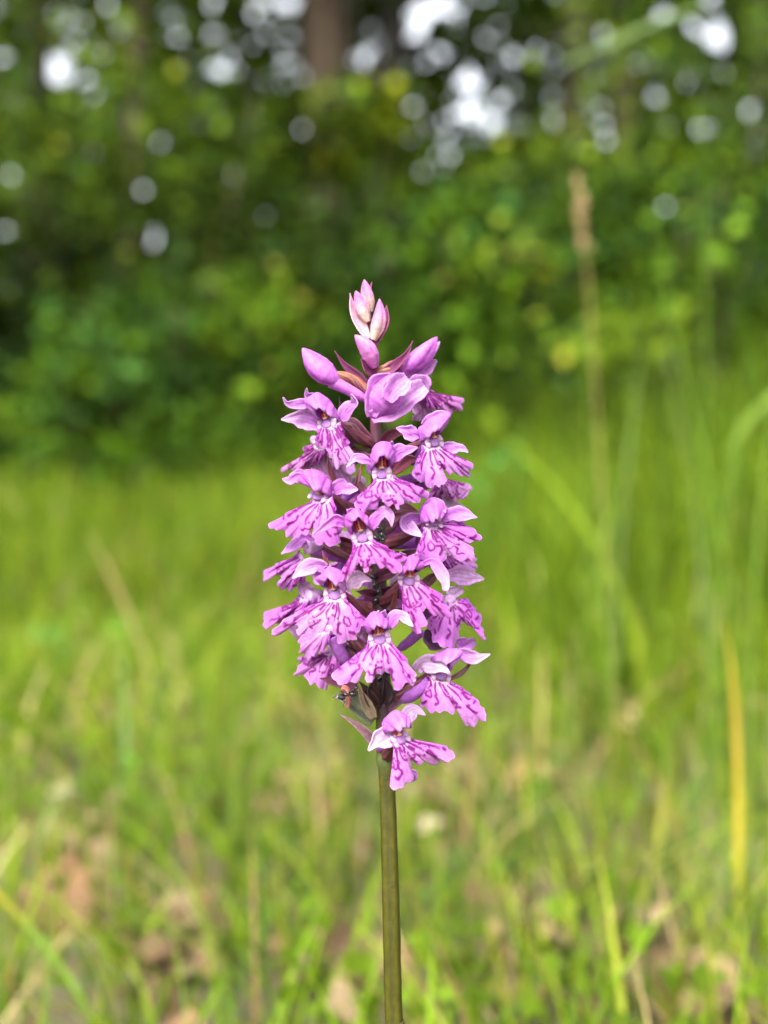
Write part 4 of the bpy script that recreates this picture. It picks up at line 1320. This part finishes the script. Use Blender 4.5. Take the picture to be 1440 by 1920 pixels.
# low left pair, seen from behind and below
flower('E', (815, 470), -2, -30, 0, (700, 450), (840, 500),
       [(600, 470), (490, 560), (500, 650), (500, 720), (580, 805), (650, 770), (760, 700), (830, 620)],
       seed=36, attach=60, lipkw=dict(back=True, plain=True, tone=0.98, bulge=0.4), spur=('E', (860, 560), (1045, 885), 150, 2))
flower('E', (860, 700), 1, -34, 2, (760, 740), (900, 700),
       [(620, 830), (540, 845), (468, 808), (500, 880), (480, 930), (428, 1005), (510, 960), (560, 1030), (690, 1120), (800, 1132), (810, 1040), (930, 980), (980, 880)],
       seed=37, attach=40, sp_back=False)
# far left edge
flower('E', (560, 110), 2, -48, 4, (490, 90), (600, 150),
       [(420, 180), (370, 260), (250, 305), (130, 285), (80, 400), (100, 465), (190, 405), (300, 400), (420, 380), (520, 270)],
       sepals=[([(620, 90), (560, 60), (510, 110)], 3.6, 0, dict(base=WHT, tip=PETP)),
               ([(680, 60), (640, 140), (600, 200)], 4.0, 2, dict(base=PETP, tip=PETP, tipw=0.5)),
               ([(430, 380), (450, 480), (465, 590)], 2.4, 3, dict(base=PETP, tip=PETP))],
       seed=38, attach=26)
# low right
flower('F', (880, 995), -5, 22, 14, (730, 1000), (985, 1060),
       [(940, 120), (900, 180), (860, 210), (848, 270), (900, 305), (1030, 322), (1130, 300), (1125, 262), (1195, 350), (1210, 422), (1290, 412), (1352, 370), (1340, 290), (1280, 230), (1215, 160), (1140, 120)],
       [(745, 840), (770, 760), (930, 688), (1085, 735), (940, 915)], (905, 850),
       [([(600, 940), (680, 865), (850, 890), (980, 975)], 3.0, -3, dict(base=PETP, tip=WHT, peak=0.5)),
        ([(1000, 770), (1100, 750), (1200, 790), (1300, 800), (1435, 760)], 2.2, 2, dict(tip=WHT, base=PET, peak=0.45)),
        ([(900, 960), (960, 880), (1020, 800)], 1.8, 0)],
       spur=('F', (760, 1070), (440, 1285), 135, 2), seed=39, attach=52, ocrop='G')
# lowest flower
flower('G', (680, 530), -8, 26, 10, (600, 545), (745, 500),
       [(640, 620), (670, 740), (690, 845), (660, 885), (618, 892), (635, 935), (710, 912), (765, 840), (772, 700), (850, 728), (975, 727), (965, 672), (1030, 700), (1095, 692), (1105, 630), (1080, 615), (920, 620), (870, 610), (800, 560)],
       [(550, 490), (515, 390), (615, 300), (715, 350), (742, 440)], (640, 430),
       [([(650, 480), (570, 510), (490, 550), (425, 625)], 3.2, -3, dict(base=PETP, tip=WHT, wave=0.14, cup=0.5)),
        ([(720, 430), (740, 350), (800, 305), (880, 345)], 2.5, 1, dict(base=PETP, tip=WHT, twist=0.6)),
        ([(760, 780), (790, 830), (775, 870)], 1.4, 2)],
       seed=40, attach=44, lipkw=dict(fold=0.6))


BACKLIP = [(-100, 130), (-190, 220), (-290, 310), (-265, 370), (-205, 415), (-145, 420), (-75, 375), (0, 290), (35, 335), (125, 340), (185, 405), (235, 310), (250, 255), (335, 310), (415, 320), (495, 280), (520, 215), (425, 150), (315, 130)]
for k, (bx, by, baz) in enumerate([(676, 905, 160), (738, 965, 205), (672, 1040, 155), (742, 1090, 200), (690, 1190, 170)]):
    ox, oy = (bx - 680) * 6, (by - 720) * 6
    flower('B', (ox, oy), 9, baz, 10, (ox + 130, oy + 30), (ox - 100, oy + 40), [(ox - q[0], oy + q[1]) for q in BACKLIP],
           sepals=[([(ox + 90, oy - 100), (ox + 180, oy - 200), (ox + 290, oy - 190)], 2.4, 1, dict(base=PETP)),
                   ([(ox - 90, oy - 100), (ox - 180, oy - 200), (ox - 290, oy - 190)], 2.4, 1, dict(base=PETP))],
           seed=60 + k, attach=36, lipkw=dict(back=True))


FT[0] = np.ones(3)


def extra_spur(crop, a, b, wpx, y0, y1):
    q = pix(crop, [a, b])
    p0 = P(q[0][0], q[0][1], y0 * MM); p1 = P(q[1][0], q[1][1], y1 * MM)
    rad = wpx / CROP[crop][2] * 0.091 * MM / 2
    spur_obj(orchid, [p0, (p0 + p1) / 2 + np.array([0, 0, -0.2 * MM]), p1], rad, rad * 0.9)


extra_spur('D', (720, 560), (265, 615), 120, -2, 4)
extra_spur('B', (640, 1030), (385, 1085), 105, -2, 3)
extra_spur('F', (640, 510), (395, 712), 120, 2, 5)
extra_spur('A', (950, 490), (1200, 630), 120, -3, 3)
extra_spur('C', (1010, 1190), (1160, 1290), 120, -4, 2)
extra_spur('C', (850, 160), (1110, 220), 130, -3, 2)


def bract(crop, pts, width, ys, tone=BROW, edge=None, tip=None, **kw):
    pp = pix(crop, pts)
    C = [P(q[0], q[1], yy * MM) for q, yy in zip(pp, np.linspace(ys[0], ys[1], len(pp)))]
    return ribbon_obj('bract', C, width * MM, orchid, base=tone, tip=tone if tip is None else tip, edge=tone * 1.4 if edge is None else edge, mat=M_BRACT, ref=(0.1, -1, 0.3), wave=0.02, cup=0.6, tipw=0.02, seed=int(pp[0][0]), **kw)


# bracts beneath the flowers and buds
bract('T', [(680, 760), (600, 660), (520, 580), (462, 495)], 1.9, (-1, -3), tone=lin(118, 50, 92, KA), peak=0.3)
bract('T', [(720, 660), (820, 580), (880, 520), (922, 435)], 1.8, (0, -2), tone=lin(125, 52, 98, KA), peak=0.3)
bract('T', [(690, 460), (735, 360), (758, 290), (768, 225)], 2.0, (-1, -1), tone=lin(135, 55, 100, KA), peak=0.5)
bract('T', [(660, 430), (610, 340), (570, 250), (552, 155)], 1.9, (-1, -1), tone=lin(226, 178, 190, KA), tip=lin(200, 90, 150, KA), peak=0.4)
bract('T', [(690, 640), (650, 590), (615, 540)], 2.2, (-1, -3), tone=lin(120, 52, 90, KA), peak=0.4)
bract('T', [(655, 345), (640, 290), (650, 200), (680, 90)], 1.4, (1, 1), tone=lin(170, 70, 110, KA))
bract('A', [(1320, 700), (1200, 560), (1100, 440), (990, 400), (930, 140)], 1.8, (-1, 0), peak=0.25)
bract('A', [(905, 1130), (850, 1030), (815, 900), (822, 790)], 0.75, (-4, -5), tone=lin(120, 55, 70, KA))
bract('A', [(1100, 1190), (1140, 1100), (1165, 980), (1180, 900)], 0.7, (-4, -3), tone=lin(125, 60, 75, KA))
bract('B', [(200, 680), (300, 600), (420, 560), (500, 590)], 2.0, (-1, -4), tone=lin(115, 45, 70, KA))
bract('B', [(340, 980), (460, 900), (560, 860), (650, 870)], 2.6, (-2, -5), tone=lin(108, 45, 66, KA))
bract('D', [(290, 250), (400, 215), (520, 215), (640, 240)], 2.6, (-2, -5), tone=lin(98, 38, 56, KA))
bract('D', [(640, 540), (645, 600), (640, 670), (600, 740)], 0.7, (-6, -6), tone=lin(105, 42, 60, KA))
bract('D', [(640, 1090), (720, 1040), (800, 970), (880, 930)], 1.8, (-2, 0), tone=lin(90, 45, 50, KA))
bract('C', [(1110, 700), (1000, 610), (930, 560), (850, 560)], 2.2, (-2, -4), tone=lin(95, 35, 52, KA))
bract('C', [(810, 860), (790, 790), (765, 740), (750, 680)], 0.6, (-8, -9), tone=lin(150, 80, 90, KA))
bract('F', [(330, 310), (345, 220), (365, 110), (395, 20)], 0.85, (-5, -8), tone=lin(135, 70, 75, KA))
bract('F', [(970, 1045), (1100, 980), (1195, 880), (1222, 755)], 0.8, (-3, -2), tone=lin(110, 70, 70, KA), peak=0.3)
bract('E', [(1130, 1130), (980, 1070), (850, 1060), (715, 1030)], 2.2, (-3, -4), tone=lin(112, 50, 80, KA))
bract('H', [(640, 1200), (500, 1050), (330, 910), (118, 790)], 1.7, (-1, -3), tone=lin(160, 120, 130, KA), edge=lin(185, 150, 150, KA), peak=0.12, basew=0.8)
bract('H', [(640, 900), (540, 800), (400, 640), (250, 560), (30, 530)], 3.6, (-1, -2), tone=lin(132, 140, 112, KA), edge=lin(138, 146, 118, KA), tip=lin(120, 120, 100, KA), peak=0.5)
bract('H', [(640, 860), (560, 700), (480, 540), (400, 340)], 2.0, (-2, -4), tone=lin(170, 152, 122, KA), edge=lin(160, 140, 112, KA), tip=lin(110, 85, 75, KA), peak=0.3)
bract('H', [(840, 720), (900, 640), (1050, 500), (1240, 300), (1390, 240)], 2.6, (-1, -2), tone=lin(110, 72, 95, KA), tip=lin(80, 50, 60, KA), peak=0.35)
bract('D', [(150, 1010), (220, 960), (330, 930), (420, 900)], 2.2, (-1, -4), tone=lin(98, 36, 66, KA))
bract('D', [(120, 1200), (240, 1180), (360, 1130), (470, 1120)], 2.4, (0, -3), tone=lin(84, 30, 56, KA))
bract('C', [(1430, 1240), (1330, 1200), (1230, 1160), (1130, 1130)], 2.2, (0, -4), tone=lin(88, 32, 56, KA))
bract('C', [(1440, 320), (1370, 250), (1300, 180), (1240, 160)], 1.9, (0, -4), tone=lin(90, 34, 56, KA))
bract('D', [(20, 130), (120, 60), (180, 20)], 2.4, (0, -4), tone=lin(92, 36, 56, KA))


bract('H', [(690, 700), (600, 560), (520, 420), (430, 300)], 2.2, (-1.6, -4), tone=lin(66, 40, 44, KA), peak=0.3)
bract('H', [(800, 640), (850, 500), (830, 330), (760, 200)], 2.0, (-1.5, -3), tone=lin(48, 28, 34, KA), peak=0.3)
bract('H', [(700, 620), (640, 480), (650, 330), (690, 230)], 2.2, (-1.8, -4), tone=lin(52, 30, 34, KA), peak=0.4)

# ------------------------------------------------------------------ buds
def bud(crop, base, tip, width, ys, cb, ct, seed, bend=0.0, ovary=None, spur=None, depth=0.8):
    q = pix(crop, [base, tip])
    a, b = P(q[0][0], q[0][1], ys[0] * MM), P(q[1][0], q[1][1], ys[1] * MM)
    L = np.linalg.norm(b - a)
    side = nrm(np.cross(b - a, [0, -1, 0]))
    C = catmull([a, (a + b) / 2 + side * bend * L, b], 34)
    T, N, B = frames(C)
    s = np.linspace(0, 1, 34)
    R = 0.5 * width * MM * np.clip(np.interp(s, [0, .12, .3, .5, .7, .88, .96, 1], [.42, .70, .98, 1.0, .78, .42, .20, .04]), 0, 1)
    th = np.linspace(0, 2 * math.pi, 26, endpoint=False)
    lob = 1 + 0.07 * np.cos(3 * th[None, :] + 1.2 * s[:, None] + seed) - 0.17 * np.exp(-((np.mod(th[None, :] + 0.9 * s[:, None] + seed, 2.094) - 1.05) / 0.13) ** 2)
    V = C[:, None] + (R[:, None] * lob)[..., None] * (np.cos(th)[None, :, None] * N[:, None] + np.sin(th)[None, :, None] * B[:, None])
    r = np.random.default_rng(seed)
    k = np.clip(s * 1.5 - 0.15, 0, 1)[:, None, None]
    col = np.asarray(cb) * (1 - k) + np.asarray(ct) * k
    seamc = np.exp(-((np.mod(th[None, :] + 0.9 * s[:, None] + seed, 2.094) - 1.05) / 0.16) ** 2)[..., None]
    col = col * (1.08 - 0.16 * np.cos(11 * th[None, :] + 2 * s[:, None])[..., None] ** 4) * (1 - 0.3 * seamc)
    col = col * (1 + 0.16 * np.sin(5 * s[:, None] + 2 * th[None, :] + seed))[..., None] * (1 + 0.07 * r.normal(size=(34, 26, 1)))
    i = np.arange(33)[:, None]; j = np.arange(26)[None, :]; j2 = (j + 1) % 26
    F = np.stack([i * 26 + j, i * 26 + j2, (i + 1) * 26 + j2, (i + 1) * 26 + j], -1).reshape(-1, 4)
    o = adopt(mesh_np('flower_bud', V.reshape(-1, 3), F, M_PETAL, None, col.reshape(-1, 3)), orchid)
    if ovary:
        pp = pix(crop, ovary)
        C = [P(p_[0], p_[1], yy * MM) for p_, yy in zip(pp, np.linspace(0, ys[0], len(pp)))]
        v, f, c = ovary_mesh(C, 1.0 * MM, seed, tone=lin(168, 112, 92, KA))
        ob = adopt(mesh_np('ovary', v, f, M_BRACT, None, c), orchid)
        ob.parent = o; ob.matrix_parent_inverse = Matrix()
    if spur:
        pp = pix(crop, spur[:-1])
        C = [P(p_[0], p_[1], yy * MM) for p_, yy in zip(pp, np.linspace(ys[0], ys[0] + 0.5, len(pp)))]
        sp = spur_obj(orchid, C, spur[-1] * MM, spur[-1] * 0.8 * MM, colour=np.asarray(ct))
        sp.parent = o; sp.matrix_parent_inverse = Matrix()
    return o


PINK = lin(232, 140, 215, KA); CREAM = lin(248, 226, 200, KA); VIO = lin(230, 138, 236, KA)
bud('T', (655, 325), (585, 140), 2.4, (-1.5, -1.5), CREAM, PINK, 1)
bud('T', (672, 265), (635, 75), 2.3, (0, 0), CREAM, PINK, 2)
bud('T', (690, 430), (725, 188), 2.4, (-2, -2), CREAM, PINK, 3, bend=0.06)
bud('T', (700, 590), (580, 400), 3.0, (-2, -4), PINK, lin(238, 160, 225, KA), 4, bend=0.08)
bud('T', (475, 680), (272, 478), 4.1, (-3, -5), VIO, VIO, 5, bend=-0.06, ovary=[(690, 760), (610, 690), (540, 650), (470, 635)], spur=[(440, 670), (540, 720), (660, 785), 1.05])
bud('T', (860, 610), (1065, 412), 3.4, (1, -1), VIO, VIO, 6, bend=0.05, ovary=[(700, 650), (760, 610), (820, 580), (890, 570)], spur=[(940, 570), (880, 610), (800, 640), 0.95])
bud('T', (950, 580), (1080, 440), 2.0, (3, 2), VIO, PETP, 7)
# the big half-open bud: hood-like sepals round a folded heart
half_open = bud('T', (690, 860), (835, 622), 5.6, (-4, -6), VIO, VIO, 8, bend=0.04)
for pts, w, ys, kw in [([(675, 890), (770, 850), (880, 775), (990, 700)], 4.4, (-5, -4), dict(tip=PETP, base=VIO, peak=0.6, tipw=0.45)),
                       ([(680, 885), (690, 790), (710, 690), (790, 628)], 3.0, (-5, -7), dict(tip=VIO, base=VIO, peak=0.6)),
                       ([(770, 790), (800, 740), (850, 690), (890, 655)], 3.6, (-8, -7.4), dict(tip=PETP, base=VIO, peak=0.55, tipw=0.5)),
                       ([(900, 720), (950, 690), (985, 690), (1000, 740)], 3.0, (-2, 1), dict(tip=PETP, base=VIO))]:
    pp = pix('T', pts)
    C = [P(q[0], q[1], yy * MM) for q, yy in zip(pp, np.linspace(ys[0], ys[1], len(pp)))]
    o = ribbon_obj('sepal', C, w * MM, orchid, seed=int(pts[0][0] + pts[1][1]), cup=0.7, **kw)
    o.parent = half_open; o.matrix_parent_inverse = Matrix()


# ------------------------------------------------------------------ insects and a dew drop
BLACK = np.array([0.006, 0.006, 0.007])


def aphid(px, py, y, size, ang, label):
    c = P(px, py, y * MM)
    d = np.array([math.cos(ang), -0.15, math.sin(ang)])
    ax = basis(d, (0, -1, 0))
    root = empty('aphid', tuple(c))
    v, f = ellipsoid(c, ax, (0.36 * size * MM, 0.34 * size * MM, 0.62 * size * MM), 12, 9)
    hd, hf = ellipsoid(c + nrm(d) * 0.62 * size * MM, ax, (0.22 * size * MM, 0.2 * size * MM, 0.24 * size * MM), 10, 7)
    vv, ff, cc = merge([(v, f, BLACK), (hd, hf, BLACK)])
    adopt(mesh_np('body', vv, ff, M_SHELL, None, cc), root)
    for sg in (-1, 1):
        for k in (-0.25, 0.1, 0.4):
            a = c + nrm(d) * k * size * MM
            s_ = ax[0] * sg
            tip = a + s_ * 0.85 * size * MM + nrm(d) * k * 0.8 * size * MM + np.array([0, 0.25 * size, 0]) * MM
            v, f, s, th = tube([a, a + s_ * 0.5 * size * MM + np.array([0, -0.15, 0]) * MM, tip], [0.05 * MM, 0.045 * MM, 0.03 * MM], 7, 5)
            adopt(mesh_np('leg', v, f, M_SHELL, None, np.broadcast_to(BLACK * 2, v.shape)), root)
    tag(root, label, 'aphid', 'black aphids on the orchid stem')


ra = np.random.default_rng(8)
for label, spots in [
        ('tiny black aphid on the dark stem beside the front centre flower', [(709, 990), (716, 1003), (706, 1010), (713, 1022), (720, 1012)]),
        ('tiny black aphid on the dark stem just above the lowest front-facing flower', [(702, 1098), (709, 1110), (700, 1082), (705, 1125), (684, 1138)]),
        ('tiny black aphid on the stem under the lowest front-facing flower, near the ant', [(712, 1272), (722, 1278), (706, 1300), (697, 1312), (726, 1262), (694, 1298)])]:
    for px, py in spots:
        aphid(px, py, -1.9, ra.uniform(0.75, 1.15), ra.uniform(0, 6.28), label)


def ant():
    y = -6.0
    q = lambda a, b, dy=0: P(620 + a / 8, 1240 + b / 8, (y + dy) * MM)
    root = empty('ant', tuple(q(250, 500)))
    parts = []
    for (a, b), r, d in [((160, 540), (0.75, 0.5, 0.5), (1, -0.25)), ((235, 500), (0.55, 0.3, 0.32), (1, -0.3)), ((330, 490), (0.62, 0.5, 0.5), (1, 0.0)), ((385, 400), (0.3, 0.3, 0.3), (0.4, 1))]:
        dd = nrm([d[0], 0, d[1]])
        ax = basis(dd, (0, -1, 0))
        v, f = ellipsoid(q(a, b), ax, (r[1] * MM, r[2] * MM, r[0] * MM), 14, 10)
        parts.append((v, f, np.array([0.012, 0.010, 0.010])))
    v, f, c = merge(parts)
    adopt(mesh_np('body', v, f, M_SHELL, None, c), root)
    for a, m, e in [((210, 510), (170, 480), (120, 490)), ((230, 520), (205, 600), (190, 680)), ((260, 510), (290, 560), (310, 590)), ((290, 480), (330, 430), (380, 350)), ((240, 490), (215, 440), (190, 420)), ((270, 480), (300, 430), (330, 400))]:
        v, f, s, th = tube([q(*a), q(m[0], m[1], -0.8), q(*e)], [0.07 * MM, 0.06 * MM, 0.035 * MM], 9, 6)
        adopt(mesh_np('leg', v, f, M_SHELL, None, np.broadcast_to(BLACK * 3, v.shape)), root)
    for e in [(380, 350), (420, 380)]:
        v, f, s, th = tube([q(340, 470), q((340 + e[0]) / 2, 410, -0.4), q(*e)], [0.05 * MM, 0.04 * MM, 0.03 * MM], 7, 5)
        adopt(mesh_np('antenna', v, f, M_SHELL, None, np.broadcast_to(BLACK * 3, v.shape)), root)
    for tip in [(30, 540), (60, 510)]:
        C = [q(160, 520, -0.4), q((160 + tip[0]) / 2, tip[1] - 12, -0.6), q(tip[0], tip[1], -0.3)]
        V, s, t = ribbon(C, 0.35 * MM, (0, -1, 0.3), peak=0.5, tipw=0.05)
        adopt(mesh_np('wing', V.reshape(-1, 3), grid_faces(*V.shape[:2]), M_SHELL, None, np.broadcast_to(np.array([0.05, 0.045, 0.04]), (V.shape[0] * V.shape[1], 3)), solid=0.05 * MM), root)
    tag(root, 'small black winged ant on the withered bract under the flowers', 'ant')


ant()
# withered pink remnant of a flower hanging under the ant
pp = pix('H', [(160, 400), (240, 430), (260, 560), (255, 700)])
Cw = [P(a, b, -4.6 * MM) for a, b in pp]
v, f, s, th = tube(Cw, [0.6 * MM, 0.5 * MM, 0.42 * MM, 0.3 * MM], 24, 12, ribs=4, rib_amp=0.12)
adopt(mesh_np('withered_flower', v, f, M_PETAL, None, lin(226, 150, 140, KA) * (0.8 + 0.4 * np.cos(4 * th)[:, None] ** 2)), orchid)


def dew():
    m, nt, out = new_mat('water')
    b = nt.nodes.new('ShaderNodeBsdfPrincipled')
    b.inputs['Transmission Weight'].default_value = 1.0
    b.inputs['Roughness'].default_value = 0.0
    b.inputs['IOR'].default_value = 1.33
    nt.links.new(b.outputs['BSDF'], out.inputs['Surface'])
    v, f = ellipsoid(P(583, 1166, -13.6 * MM), np.eye(3), (0.60 * MM, 0.60 * MM, 0.62 * MM), 24, 16)
    tag(mesh_np('dew_drop', v, f, m), 'clear round water drop resting on a marked flower lip', 'water drop')


dew()
